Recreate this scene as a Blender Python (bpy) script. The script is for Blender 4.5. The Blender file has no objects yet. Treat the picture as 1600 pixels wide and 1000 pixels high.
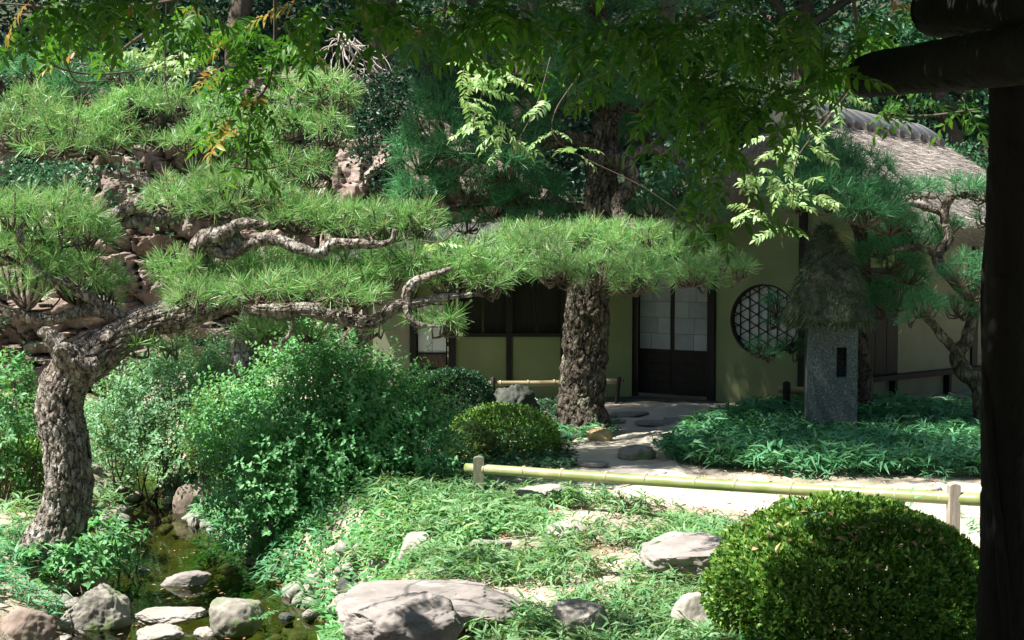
import bpy, math
import numpy as np
from mathutils import Vector

sc = bpy.context.scene
COL = sc.collection
R8 = np.random.default_rng(7)

# ------------------------------------------------------------------ camera, sky, sun, exposure
CAMZ = 1.65
PITCH = math.atan(0.05)
cd = bpy.data.cameras.new('camera'); cam = bpy.data.objects.new('camera', cd); COL.objects.link(cam)
cam.location = (0, 0, CAMZ); cam.rotation_euler = (math.pi/2 - PITCH, 0, 0)
cd.sensor_width = 36; cd.lens = 45; cd.clip_start = .05; cd.clip_end = 400
sc.camera = cam

SUN = Vector((-0.50, -0.20, 0.84)).normalized()
w = bpy.data.worlds.new('World'); sc.world = w; w.use_nodes = True
nt = w.node_tree; bg = nt.nodes['Background']
sky = nt.nodes.new('ShaderNodeTexSky'); sky.sky_type = 'NISHITA'; sky.sun_disc = False
sky.sun_elevation = math.asin(SUN.z); sky.sun_rotation = math.atan2(SUN.x, SUN.y)
nt.links.new(sky.outputs[0], bg.inputs[0]); bg.inputs[1].default_value = 0.053
ld = bpy.data.lights.new('sun', 'SUN'); sun = bpy.data.objects.new('sun', ld); COL.objects.link(sun)
sun.rotation_euler = SUN.to_track_quat('Z', 'Y').to_euler()
ld.energy = 5.0; ld.angle = math.radians(.5); ld.color = (1, .95, .86)
vs = sc.view_settings
vs.view_transform = 'Standard'; vs.look = 'None'; vs.gamma = 1; vs.use_curve_mapping = False
vs.exposure = 1.4
sc.render.engine = 'CYCLES'
cy = sc.cycles
cy.max_bounces = 7; cy.diffuse_bounces = 3; cy.glossy_bounces = 3; cy.transmission_bounces = 4; cy.transparent_max_bounces = 8
cy.use_denoising = True
cy.sample_clamp_indirect = 4
cy.caustics_reflective = False; cy.caustics_refractive = False

# ------------------------------------------------------------------ projection helpers (a pixel of a 1600x1000 frame + a distance -> a point)
cp, sp = math.cos(PITCH), math.sin(PITCH)
def P(px, py, D):
    u = (px-800)/2000; v = -(py-500)/2000
    dy = cp + v*sp; dz = -sp + v*cp
    t = D/dy
    return np.array([u*t, D, CAMZ + dz*t])
def to_px(p):
    p = np.asarray(p, float); y = p[..., 1]; z = p[..., 2]-CAMZ
    f = y*cp - z*sp; up = y*sp + z*cp
    return 800+2000*p[..., 0]/f, 500-2000*up/f
def S(D): return 2000.0/D

# ------------------------------------------------------------------ noise
def _h(ix, iy, iz, seed):
    n = (ix.astype(np.int64)*374761393 + iy.astype(np.int64)*668265263 + iz.astype(np.int64)*1440670441 + seed*1274126177) & 0xffffffff
    n = ((n ^ (n >> 13))*1274126177) & 0xffffffff
    n = ((n ^ (n >> 16))*2246822519) & 0xffffffff
    n = n ^ (n >> 15)
    return (n & 0xffffff)/float(0xffffff)
def vn(p, seed=0):
    p = np.asarray(p, float); i = np.floor(p); f = p-i; f = f*f*(3-2*f); i = i.astype(np.int64)
    r = 0
    for a in (0, 1):
        for b in (0, 1):
            for c in (0, 1):
                wgt = (f[..., 0] if a else 1-f[..., 0])*(f[..., 1] if b else 1-f[..., 1])*(f[..., 2] if c else 1-f[..., 2])
                r = r + wgt*_h(i[..., 0]+a, i[..., 1]+b, i[..., 2]+c, seed)
    return r*2-1
def fbm(p, seed=0, o=4, g=.5):
    p = np.asarray(p, float); r = 0; a = 1.
    for k in range(o):
        r = r + a*vn(p, seed+k*17); p = p*2.03+3.1; a *= g
    return r
def worley2(u, v, seed=0, wrap=None, jit=.85):
    iu = np.floor(u).astype(np.int64); iv = np.floor(v).astype(np.int64)
    f1 = np.full(u.shape, 9.); f2 = np.full(u.shape, 9.); cid = np.zeros(u.shape); cu = np.zeros(u.shape); cv = np.zeros(u.shape)
    z = np.zeros_like(iu)
    for a in (-1, 0, 1):
        for b in (-1, 0, 1):
            gu = iu+a; gv = iv+b; wu = gu % wrap if wrap else gu
            px = gu+.5+jit*(_h(wu, gv, z, seed)-.5); py = gv+.5+jit*(_h(wu, gv, z, seed+9)-.5)
            d = np.hypot(u-px, v-py); cl = _h(wu, gv, z, seed+23)
            nearer = d < f1
            f2 = np.where(nearer, f1, np.minimum(f2, d)); f1 = np.where(nearer, d, f1)
            cid = np.where(nearer, cl, cid); cu = np.where(nearer, u-px, cu); cv = np.where(nearer, v-py, cv)
    return f1, f2, cid, cu, cv
def sstep(a, b, x):
    t = np.clip((x-a)/(b-a), 0, 1); return t*t*(3-2*t)
def nrm(v):
    v = np.asarray(v, float); return v/np.maximum(np.linalg.norm(v, axis=-1, keepdims=True), 1e-9)

# ------------------------------------------------------------------ mesh helpers
def mesh(name, V, F, m=None, smooth=True):
    V = np.asarray(V, np.float32); Fs = F if isinstance(F, list) else [F]
    me = bpy.data.meshes.new(name)
    me.vertices.add(len(V)); me.vertices.foreach_set('co', V.ravel())
    Fs = [np.asarray(f, np.int32) for f in Fs if len(f)]
    idx = np.concatenate([f.ravel() for f in Fs]); tot = np.concatenate([np.full(len(f), f.shape[1], np.int32) for f in Fs])
    me.loops.add(len(idx)); me.loops.foreach_set('vertex_index', idx)
    me.polygons.add(len(tot)); me.polygons.foreach_set('loop_start', np.concatenate([[0], np.cumsum(tot)[:-1]]).astype(np.int32))
    me.update(calc_edges=True)
    if not smooth: me.shade_flat()
    if m: me.materials.append(m)
    return me
def join(parts):
    V, F, n = [], {}, 0
    for v, f in parts:
        for q in (f if isinstance(f, list) else [f]):
            q = np.asarray(q)
            if len(q): F.setdefault(q.shape[1], []).append(q+n)
        V.append(np.asarray(v)); n += len(v)
    return np.concatenate(V), [np.concatenate(q) for q in F.values()]
def link(name, me, parent=None, loc=(0, 0, 0), kind=None):
    o = bpy.data.objects.new(name, me); COL.objects.link(o); o.location = loc
    if parent is not None: o.parent = parent
    if kind: o['kind'] = kind
    return o
def tag(o, label, cat, group=None):
    o['label'] = label; o['category'] = cat
    if group: o['group'] = group
    return o
class Thing:
    """An Empty at the thing's base with parts; geometry is given in world coordinates."""
    def __init__(s, name, org, label, cat, group=None):
        s.o = link(name, None, None, org); s.org = np.array(org, float); tag(s.o, label, cat, group)
    def part(s, name, V, F, m, smooth=True, kind=None, parent=None, org=None):
        org = s.org if org is None else np.asarray(org, float)
        me = mesh(name, np.asarray(V)-org, F, m, smooth)
        base = s.org if parent is None else np.array(parent['_o'])
        o = link(name, me, s.o if parent is None else parent, org-base, kind); o['_o'] = [float(x) for x in org]
        return o
def single(name, org, V, F, m, label, cat, group=None, smooth=True):
    org = np.array(org, float); o = link(name, mesh(name, np.asarray(V)-org, F, m, smooth), None, org); return tag(o, label, cat, group)

def box(c, s, ax=None):
    c = np.asarray(c, float); s = np.asarray(s, float)/2
    A = np.eye(3) if ax is None else np.asarray(ax, float)
    q = np.array([[x, y, z] for x in (-1, 1) for y in (-1, 1) for z in (-1, 1)], float)*s
    return c + q@A, np.array([[0, 1, 3, 2], [4, 6, 7, 5], [0, 4, 5, 1], [2, 3, 7, 6], [0, 2, 6, 4], [1, 5, 7, 3]])

def smooth_path(pts, step):
    pts = np.asarray(pts, float); n = len(pts)
    ext = np.vstack([2*pts[0]-pts[1], pts, 2*pts[-1]-pts[-2]]); out = []
    for i in range(n-1):
        a, b, c, d = ext[i], ext[i+1], ext[i+2], ext[i+3]
        k = max(2, int(np.linalg.norm((c-b)[:3])/step)); t = np.linspace(0, 1, k, endpoint=False)[:, None]
        out.append(.5*(2*b+(c-a)*t+(2*a-5*b+4*c-d)*t*t+(3*b-a-3*c+d)*t**3))
    out.append(pts[-1:]); return np.vstack(out)
def tube(pts, rad, seg=8, step=.1, bark=0, cell=(.06, .12), seed=0, gnarl=0, flare=None):
    """A round limb through pts; bark > 0 raises plates and cuts grooves between them (metres)."""
    q = smooth_path(np.column_stack([pts, rad]), step); C = q[:, :3]; r = np.maximum(q[:, 3], .001)
    if gnarl: C = C + gnarl*np.column_stack([fbm(C*5+k*31, seed+k, 3) for k in range(3)])*np.clip(r/.05, .4, 1.5)[:, None]
    T = nrm(np.gradient(C, axis=0)); N = np.zeros_like(C)
    up = np.array([1, .1, 0.]) if abs(T[0][2]) > .7 else np.array([0, 0, 1.])
    N[0] = nrm(up-T[0]*(up@T[0]))
    for i in range(1, len(C)): N[i] = nrm(N[i-1]-T[i]*(N[i-1]@T[i]))
    B = np.cross(T, N); th = np.linspace(0, 2*np.pi, seg, endpoint=False)
    L = np.concatenate([[0], np.cumsum(np.linalg.norm(np.diff(C, axis=0), axis=1))])
    D = np.cos(th)[None, :, None]*N[:, None]+np.sin(th)[None, :, None]*B[:, None]
    rr = np.repeat(r[:, None], seg, 1)
    if gnarl or bark:
        Q = C[:, None]+D*rr[..., None]; rr = rr*(1+.10*fbm(Q*7, seed+5, 3)) if gnarl else rr*(1+.07*fbm(Q*4, seed+5, 3))
    if bark:
        nu = max(5, int(2*np.pi*r.max()*.8/cell[0])); TH = np.repeat((th/(2*np.pi)*nu)[None], len(C), 0); LL = np.repeat((L/cell[1])[:, None], seg, 1)
        Q = C[:, None]+D*rr[..., None]; j = .5*fbm(Q*8, seed+50, 3); j2 = .5*fbm(Q*8+40, seed+60, 3)
        f1, f2, cid, cu, cv = worley2((TH+j) % nu, LL+j2, seed, nu)
        e = f2-f1; pl = sstep(.0, .12, e)
        rr = rr+np.minimum(bark, .5*r[:, None])*(pl*(.95+.5*(cid-.5)+.2*cv)+.26*fbm(Q*38, seed+70, 3)-.7)
    V = (C[:, None]+D*rr[..., None]).reshape(-1, 3); n = len(C)
    i = np.arange(n-1)[:, None]*seg; k = np.arange(seg)[None]; k2 = (k+1) % seg
    F = np.stack([i+k, i+k2, i+seg+k2, i+seg+k], -1).reshape(-1, 4)
    V = np.vstack([V, C[:1], C[-1:]+T[-1:]*r[-1]*.5]); b = n*seg
    k = np.arange(seg)
    caps = np.vstack([np.stack([np.full(seg, b), (k+1) % seg, k], -1), np.stack([np.full(seg, b+1), (n-1)*seg+k, (n-1)*seg+(k+1) % seg], -1)])
    return V, [F, caps]

def frames(d, up):
    """rotation matrices (rows = along, side, normal) from directions and rough normals"""
    d = nrm(d); s = np.cross(up, d); s = nrm(s+1e-6*np.array([1, .3, .2])); n = np.cross(d, s)
    return np.stack([d, s, n], 1)
def place(tmpl, pos, Rm, sc_):
    """copies of a (V, F) template baked into one mesh"""
    v, f = tmpl; n = len(pos); sc_ = np.broadcast_to(np.asarray(sc_, float).reshape(-1, 1, 1) if np.ndim(sc_) else np.array([[[sc_]]]), (n, 1, 1))
    V = pos[:, None]+np.einsum('kj,njc->nkc', v, Rm)*sc_
    fs = []
    for q in (f if isinstance(f, list) else [f]):
        fs.append((q[None]+(np.arange(n)*len(v))[:, None, None]).reshape(-1, q.shape[1]))
    return V.reshape(-1, 3), fs
def place_many(tmpls, pos, Rm, sc_, rng):
    k = rng.integers(0, len(tmpls), len(pos)); sc_ = np.broadcast_to(sc_, (len(pos),))
    return join([place(t, pos[k == i], Rm[k == i], sc_[k == i]) for i, t in enumerate(tmpls) if (k == i).any()])
def rdir(n, rng): return nrm(rng.normal(size=(n, 3)))

# leaf templates: along +x, side y, normal z, unit length
def leaf_t(w_=.42, droop=.12, fold=.1):
    v = np.array([[0, 0, 0], [.28, w_*.42, fold*.7], [.28, -w_*.42, fold*.7], [.6, w_*.40, fold*.5-droop*.3], [.6, -w_*.40, fold*.5-droop*.3], [1, 0, -droop], [.45, 0, -.02]])
    f = np.array([[0, 6, 1], [0, 2, 6], [1, 6, 3], [2, 4, 6], [3, 6, 5], [6, 4, 5]]); return v, f
def blade_t(w_, droop, fold):
    return np.array([[0, 0, 0], [.35, w_/2, fold], [.35, -w_/2, fold], [.4, 0, 0], [1, 0, -droop]]), np.array([[0, 3, 1], [0, 2, 3], [1, 3, 4], [3, 2, 4]])
def diamond_t(w_=.5, fold=.1):
    return np.array([[0, 0, 0], [.45, w_/2, fold], [1, 0, -.05], [.45, -w_/2, fold]]), np.array([[0, 2, 1], [0, 3, 2]])
def tuft_t(rng, n=42, amin=4, amax=82, w_=.0135):
    """a shoot with straight needles radiating from it like a brush"""
    V, F = [], []
    for i in range(n):
        a = math.radians(amin+(amax-amin)*rng.random()**.7); b = rng.random()*2*math.pi; L = .80+.26*rng.random()
        d = np.array([math.cos(a), math.sin(a)*math.cos(b), math.sin(a)*math.sin(b)]); s = nrm(np.cross(d, rng.normal(size=3)))*w_
        o = np.array([(rng.random()-.8)*.3, 0, 0]); e = o+d*L+np.array([-.07*math.sin(a), 0, 0])+rng.normal(size=3)*.015; k = 4*i
        V += [o-s, o+s, e+s*.75, e-s*.75]; F += [[k, k+1, k+2, k+3]]
    return np.array(V), np.array(F)
def sasa_t(rng, nb=9):
    """a short culm with fans of bamboo-grass blades; unit = blade length"""
    ps = [(np.array([[-.008, 0, 0], [.008, 0, 0], [0, 0, 1.3]]), np.array([[0, 1, 2]]))]
    lt = blade_t(.17, .28, .05)
    for i in range(nb):
        a = rng.random()*2*math.pi; el = rng.uniform(-.15, .75); z = rng.uniform(.45, 1.3)
        d = np.array([[math.cos(a)*math.cos(el), math.sin(a)*math.cos(el), math.sin(el)]])
        up = nrm(np.array([[0, 0, 1.]])+rng.normal(size=(1, 3))*.35)
        ps.append(place(lt, np.array([[0, 0, z]]), frames(d, up), np.array([rng.uniform(.7, 1.15)])))
    return join(ps)
def pinnate_t(rng, pairs=6, w_=.36, ll=.33, fine=True):
    """a compound leaf, unit = rachis length"""
    lt = leaf_t(w_, .2, .1) if fine else diamond_t(w_*1.15, .06); ps = []
    c = lambda t: np.array([t, 0, -.22*t*t])
    ns_ = 8 if fine else 2
    for i in range(ns_):
        t0, t1 = i/ns_, (i+1)/ns_; a, b = c(t0), c(t1); s = np.array([0, .009, 0])
        ps.append((np.array([a-s, a+s, b+s, b-s]), np.array([[0, 1, 2], [0, 2, 3]])))
    for i in range(pairs):
        t = .22+.72*i/(pairs-1)
        for sg in (-1, 1):
            an = math.radians(rng.uniform(48, 72)); d = np.array([[math.cos(an), sg*math.sin(an), rng.uniform(-.55, .15)]])
            up = nrm(np.array([[0, 0, 1.]])+rng.normal(size=(1, 3))*.35)
            ps.append(place(lt, c(t)[None], frames(d, up), np.array([ll*rng.uniform(.8, 1.1)*(1-.25*abs(t-.5))])))
    ps.append(place(lt, c(1.)[None], frames(np.array([[1, rng.uniform(-.2, .2), -.5]]), np.array([[0, 0, 1.]])), np.array([ll*.95])))
    return join(ps)

# ------------------------------------------------------------------ materials
def newmat(name):
    m = bpy.data.materials.new(name); m.use_nodes = True; return m, m.node_tree, m.node_tree.nodes['Principled BSDF']
def N(nt, t, **k):
    n = nt.nodes.new(t)
    for a, b in k.items(): setattr(n, a, b)
    return n
def ramp(nt, stops):
    r = N(nt, 'ShaderNodeValToRGB'); e = r.color_ramp.elements
    while len(e) < len(stops): e.new(.5)
    for x, (p, c) in zip(e, stops): x.position = p; x.color = (*c, 1)
    return r
def leafmat(name, cols, trans=.35, rough=.42, tcol=None, spec=.35):
    m, nt, b = newmat(name); g = N(nt, 'ShaderNodeNewGeometry')
    r = ramp(nt, [(i/(len(cols)-1), c) for i, c in enumerate(cols)]); nt.links.new(g.outputs['Random Per Island'], r.inputs[0])
    tc = N(nt, 'ShaderNodeTexCoord'); nz = N(nt, 'ShaderNodeTexNoise'); nz.inputs['Scale'].default_value = 1.7; nt.links.new(tc.outputs['Object'], nz.inputs['Vector'])
    hs = N(nt, 'ShaderNodeHueSaturation'); nt.links.new(r.outputs[0], hs.inputs['Color'])
    mr = N(nt, 'ShaderNodeMapRange'); mr.inputs[1].default_value = .3; mr.inputs[2].default_value = .7; mr.inputs[3].default_value = .75; mr.inputs[4].default_value = 1.3
    nt.links.new(nz.outputs[0], mr.inputs[0]); nt.links.new(mr.outputs[0], hs.inputs['Value'])
    nt.links.new(hs.outputs[0], b.inputs['Base Color']); b.inputs['Roughness'].default_value = rough; b.inputs['Specular IOR Level'].default_value = spec
    t = N(nt, 'ShaderNodeBsdfTranslucent'); mx = N(nt, 'ShaderNodeMixShader'); mx.inputs[0].default_value = trans
    if tcol:
        mc = N(nt, 'ShaderNodeMix', data_type='RGBA', blend_type='MULTIPLY'); mc.inputs[0].default_value = 1
        nt.links.new(hs.outputs[0], mc.inputs[6]); mc.inputs[7].default_value = (*tcol, 1); nt.links.new(mc.outputs[2], t.inputs[0])
    else: nt.links.new(hs.outputs[0], t.inputs[0])
    nt.links.new(b.outputs[0], mx.inputs[1]); nt.links.new(t.outputs[0], mx.inputs[2])
    nt.links.new(mx.outputs[0], nt.nodes['Material Output'].inputs[0]); return m
def noisemat(name, cols, scale=6, rough=.85, bump=.3, bscale=40, stretch=(1, 1, 1), detail=8, spec=.25, spots=None, bdist=.01, crack=None):
    m, nt, b = newmat(name); tc = N(nt, 'ShaderNodeTexCoord'); mp = N(nt, 'ShaderNodeMapping'); mp.inputs['Scale'].default_value = stretch
    nt.links.new(tc.outputs['Object'], mp.inputs[0])
    n1 = N(nt, 'ShaderNodeTexNoise'); n1.inputs['Scale'].default_value = scale; n1.inputs['Detail'].default_value = detail; n1.inputs['Roughness'].default_value = .62
    nt.links.new(mp.outputs[0], n1.inputs['Vector'])
    r = ramp(nt, [(.28+.44*i/(len(cols)-1), c) for i, c in enumerate(cols)]); nt.links.new(n1.outputs[0], r.inputs[0]); out = r.outputs[0]
    if spots:
        sc_, c, lo, hi = spots; n3 = N(nt, 'ShaderNodeTexNoise'); n3.inputs['Scale'].default_value = sc_; n3.inputs['Detail'].default_value = 6; nt.links.new(tc.outputs['Object'], n3.inputs['Vector'])
        mr = N(nt, 'ShaderNodeMapRange'); mr.inputs[1].default_value = lo; mr.inputs[2].default_value = hi; nt.links.new(n3.outputs[0], mr.inputs[0])
        mc = N(nt, 'ShaderNodeMix', data_type='RGBA'); nt.links.new(mr.outputs[0], mc.inputs[0]); nt.links.new(out, mc.inputs[6]); mc.inputs[7].default_value = (*c, 1); out = mc.outputs[2]
    nt.links.new(out, b.inputs['Base Color']); b.inputs['Roughness'].default_value = rough; b.inputs['Specular IOR Level'].default_value = spec
    n2 = N(nt, 'ShaderNodeTexNoise'); n2.inputs['Scale'].default_value = bscale; n2.inputs['Detail'].default_value = 8; nt.links.new(mp.outputs[0], n2.inputs['Vector'])
    bp = N(nt, 'ShaderNodeBump'); bp.inputs['Strength'].default_value = bump; bp.inputs['Distance'].default_value = bdist
    nt.links.new(n2.outputs[0], bp.inputs['Height'])
    if crack:
        cs, cst, cd_ = crack; m2 = N(nt, 'ShaderNodeMapping'); m2.inputs['Scale'].default_value = cst; nt.links.new(tc.outputs['Object'], m2.inputs[0])
        nw = N(nt, 'ShaderNodeTexNoise'); nw.inputs['Scale'].default_value = 9; nw.inputs['Detail'].default_value = 4; nt.links.new(m2.outputs[0], nw.inputs['Vector'])
        ad = N(nt, 'ShaderNodeMix', data_type='RGBA', blend_type='ADD'); ad.inputs[0].default_value = .09; nt.links.new(m2.outputs[0], ad.inputs[6]); nt.links.new(nw.outputs['Color'], ad.inputs[7])
        vo = N(nt, 'ShaderNodeTexVoronoi', feature='DISTANCE_TO_EDGE'); vo.inputs['Scale'].default_value = cs; nt.links.new(ad.outputs[2], vo.inputs['Vector'])
        mr = N(nt, 'ShaderNodeMapRange'); mr.inputs[1].default_value = .0; mr.inputs[2].default_value = .13; nt.links.new(vo.outputs['Distance'], mr.inputs[0])
        b2 = N(nt, 'ShaderNodeBump'); b2.inputs['Strength'].default_value = 1; b2.inputs['Distance'].default_value = cd_; nt.links.new(mr.outputs[0], b2.inputs['Height']); nt.links.new(b2.outputs[0], bp.inputs['Normal'])
    nt.links.new(bp.outputs[0], b.inputs['Normal']); return m

M = {}
M['needle_lit'] = leafmat('sunlit_pine_needles', [(.085, .27, .085), (.15, .40, .12), (.42, .56, .32), (.11, .33, .095), (.26, .48, .18), (.14, .37, .11), (.35, .50, .26), (.40, .33, .16)], .3, .36, (1.25, 1.2, .7))
M['needle_shaded'] = leafmat('shaded_pine_needles', [(.05, .20, .10), (.08, .27, .12), (.14, .34, .16)], .28, .4, (1.2, 1.2, .7))  # darker copy for pads in shadow: the shade is put into the colour
M['bark'] = noisemat('pine_bark', [(.09, .075, .062), (.22, .19, .16), (.41, .375, .335)], 22, .9, .9, 60, (1, 1, .6), spots=(8, (.40, .38, .35), .52, .68), bdist=.02, crack=(17, (1, 1, .45), .03))
M['bark_dark'] = noisemat('dark_pine_bark', [(.04, .033, .027), (.10, .082, .065), (.20, .175, .14)], 20, .9, .9, 55, (1, 1, .6), spots=(6, (.27, .26, .2), .54, .7), bdist=.02, crack=(15, (1, 1, .4), .03))
M['twig'] = noisemat('twig_bark', [(.06, .045, .035), (.14, .11, .085)], 20, .9, .2)
M['pale_twig'] = noisemat('pale_dead_twig', [(.32, .28, .24), (.46, .42, .37)], 20, .9, .2)
M['bush'] = leafmat('bush_leaves', [(.08, .27, .10), (.13, .36, .15), (.24, .46, .215), (.10, .30, .115)], .35, .45, (1.3, 1.25, .6), .28)
M['bush_pale'] = leafmat('pale_bush_leaves', [(.10, .25, .12), (.15, .32, .17), (.22, .40, .21)], .35, .4, (1.3, 1.25, .6))
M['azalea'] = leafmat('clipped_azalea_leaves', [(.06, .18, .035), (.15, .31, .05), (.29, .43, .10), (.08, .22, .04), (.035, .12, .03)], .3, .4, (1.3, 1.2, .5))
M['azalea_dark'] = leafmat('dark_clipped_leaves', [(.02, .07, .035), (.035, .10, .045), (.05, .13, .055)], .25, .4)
M['azalea_yellow'] = leafmat('yellowish_clipped_leaves', [(.10, .20, .05), (.17, .26, .08), (.24, .31, .11)], .3, .4)
M['sasa'] = leafmat('bamboo_grass_blades', [(.06, .24, .11), (.10, .33, .16), (.18, .40, .22), (.06, .22, .10)], .35, .5, (1.3, 1.25, .7))
M['sasa_pale'] = leafmat('pale_bamboo_grass_blades', [(.10, .27, .11), (.15, .34, .15), (.25, .39, .21), (.09, .24, .08), (.26, .33, .14)], .35, .5, (1.3, 1.25, .7))
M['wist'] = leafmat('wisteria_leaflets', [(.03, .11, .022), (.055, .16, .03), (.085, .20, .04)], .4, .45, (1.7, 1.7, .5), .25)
M['wist_sunlit'] = leafmat('sunlit_wisteria_leaflets', [(.22, .42, .15), (.34, .53, .24), (.50, .61, .36)], .4, .38, (1.1, 1.1, .7))  # paler copy of the leaflets, with full sun put into their colour
M['wist_yellow'] = leafmat('yellowed_wisteria_leaflets', [(.33, .16, .035), (.42, .27, .06), (.24, .26, .05), (.20, .24, .05)], .45, .45)
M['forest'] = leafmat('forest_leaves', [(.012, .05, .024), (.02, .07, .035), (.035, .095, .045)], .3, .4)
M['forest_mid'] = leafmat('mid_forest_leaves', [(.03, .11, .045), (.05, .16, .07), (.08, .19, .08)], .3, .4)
M['litter'] = leafmat('fallen_leaves', [(.22, .10, .05), (.38, .22, .12), (.46, .34, .2), (.3, .13, .07)], .1, .7)
M['ground'] = noisemat('garden_soil', [(.24, .20, .155), (.40, .345, .28), (.52, .46, .38)], 3.5, .95, .7, 50, spots=(1.1, (.17, .16, .09), .5, .68), bdist=.02)
M['path'] = noisemat('sandy_path', [(.36, .32, .255), (.46, .415, .345), (.53, .485, .41)], 4, .95, .5, 110, spots=(1.5, (.42, .36, .28), .58, .75))
M['rock_pale'] = noisemat('pale_granite', [(.21, .195, .175), (.32, .30, .27), (.41, .385, .355)], 5, .9, .5, 35, spots=(4, (.30, .30, .25), .55, .7))
M['rock_violet'] = noisemat('purplish_stone', [(.15, .135, .128), (.25, .226, .215), (.34, .315, .30)], 4, .88, .5, 30, (1, 1, 3), spots=(7, (.38, .355, .325), .58, .72))
M['rock_brown'] = noisemat('brown_stone', [(.14, .105, .085), (.24, .19, .16), (.36, .31, .27)], 5, .85, .5, 30, spots=(4, (.2, .2, .14), .55, .7))
M['rock_dark'] = noisemat('dark_stone', [(.035, .042, .036), (.07, .078, .068), (.14, .145, .128)], 5, .85, .6, 30, spots=(3, (.10, .14, .07), .52, .7))
M['rock_mossy'] = noisemat('mossy_stone', [(.15, .145, .12), (.27, .255, .225), (.36, .34, .305)], 5, .9, .5, 35, spots=(3.5, (.12, .17, .07), .5, .6))
M['rock_yellow'] = noisemat('ochre_stone', [(.28, .22, .10), (.42, .34, .17), (.5, .42, .25)], 5, .9, .5, 35)
M['cobble'] = noisemat('river_cobble', [(.13, .125, .115), (.24, .225, .205), (.38, .36, .325)], 3, .85, .3, 40)
M['cliff'] = noisemat('cliff_rock', [(.06, .048, .042), (.185, .142, .122), (.31, .25, .22), (.43, .365, .33)], 2.2, .9, .9, 9, (1, 1, .8), spots=(1.2, (.16, .115, .09), .54, .68), bdist=.06)
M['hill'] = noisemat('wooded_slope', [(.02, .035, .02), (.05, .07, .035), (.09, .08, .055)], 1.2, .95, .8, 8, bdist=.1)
M['plaster'] = noisemat('ochre_plaster', [(.18, .225, .105), (.225, .27, .13), (.25, .29, .15)], 1.6, .95, .25, 140, spots=(1.3, (.15, .18, .09), .5, .8), bdist=.004)
M['plaster_pale'] = noisemat('pale_plaster', [(.20, .21, .14), (.235, .245, .17), (.27, .275, .20)], 2.2, .95, .25, 140, bdist=.004)
M['wood_dark'] = noisemat('dark_stained_timber', [(.009, .009, .007), (.016, .015, .012), (.028, .025, .02)], 8, .6, .3, 60, (6, 6, .6))
M['wood_brown'] = noisemat('weathered_brown_board', [(.05, .035, .025), (.10, .075, .055), (.19, .15, .115)], 9, .7, .4, 50, (8, 8, .7))
M['wood_grey'] = noisemat('weathered_grey_timber', [(.22, .19, .16), (.33, .29, .25), (.42, .38, .33)], 9, .85, .4, 60, (8, 8, .7))
M['post_shaded'] = noisemat('shaded_post_timber', [(.10, .11, .075), (.17, .17, .12), (.24, .24, .18)], 9, .85, .4, 60, (8, 8, .7))  # left rail post: shade over it put into a darker, greener timber
M['log'] = noisemat('dark_trellis_log', [(.003, .003, .003), (.006, .006, .005), (.010, .010, .008)], 5, .85, .6, 40, (5, 5, .5), bdist=.01)
M['paper'] = noisemat('shoji_paper', [(.27, .31, .32), (.33, .37, .385), (.39, .43, .445)], 5, .9, .1, 60)
M['paper_mid'] = noisemat('greyed_shoji_paper', [(.30, .345, .355), (.37, .41, .425), (.42, .46, .475)], 4, .9, .1, 60)
M['paper_low'] = noisemat('aged_shoji_paper', [(.235, .27, .275), (.29, .325, .335), (.34, .375, .385)], 4, .9, .1, 60)
M['paper_bright'] = noisemat('lit_shoji_paper', [(.66, .68, .69), (.72, .74, .75), (.76, .78, .79)], 5, .9, .1, 60)  # whiter copy: light on the side-door panes put into the paper colour
M['thatch'] = noisemat('weathered_thatch', [(.20, .175, .16), (.34, .30, .275), (.46, .42, .39)], 30, .95, .8, 90, (1, 1, 1), bdist=.02)
M['straw'] = leafmat('thatch_straw', [(.22, .195, .175), (.36, .325, .30), (.5, .46, .43)], .1, .8)
M['thatch_old'] = noisemat('shaded_old_thatch', [(.06, .05, .035), (.11, .09, .065), (.17, .14, .10)], 30, .95, .8, 90, bdist=.02)
M['ridge'] = noisemat('pale_ridge_plaster', [(.68, .66, .63), (.77, .75, .72), (.82, .80, .77)], 3, .9, .2, 60)
M['tile'] = noisemat('grey_roof_tile', [(.05, .05, .05), (.08, .08, .08), (.12, .12, .115)], 5, .9, .3, 40)
M['lantern'] = noisemat('speckled_granite', [(.04, .055, .055), (.09, .115, .115), (.24, .27, .26)], 75, .9, .5, 90, detail=3)
M['moss_thatch'] = noisemat('moss_covered_stone', [(.035, .05, .03), (.08, .09, .06), (.17, .165, .125)], 7, .95, .9, 45, spots=(3.5, (.22, .22, .17), .56, .7), bdist=.03)
M['moss'] = leafmat('moss_fibres', [(.035, .075, .04), (.07, .115, .06), (.15, .19, .11)], .2, .8)
M['bamboo'] = noisemat('green_bamboo', [(.12, .165, .05), (.20, .25, .085), (.30, .325, .14)], 2.5, .38, .1, 30, (.5, 3, 3), spec=.5, spots=(3, (.40, .37, .22), .5, .7))
M['bamboo_tan'] = noisemat('aged_bamboo', [(.22, .18, .10), (.33, .27, .16), (.4, .34, .22)], 3, .45, .1, 30, (.5, 3, 3))
M['node'] = noisemat('bamboo_node', [(.30, .29, .17), (.44, .42, .29)], 9, .6, .1)
M['black'] = noisemat('shadowy_hollow', [(.006, .006, .006), (.012, .012, .011)], 9, .9, .1)
M['metal_rail'] = M['bamboo_tan']

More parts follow.
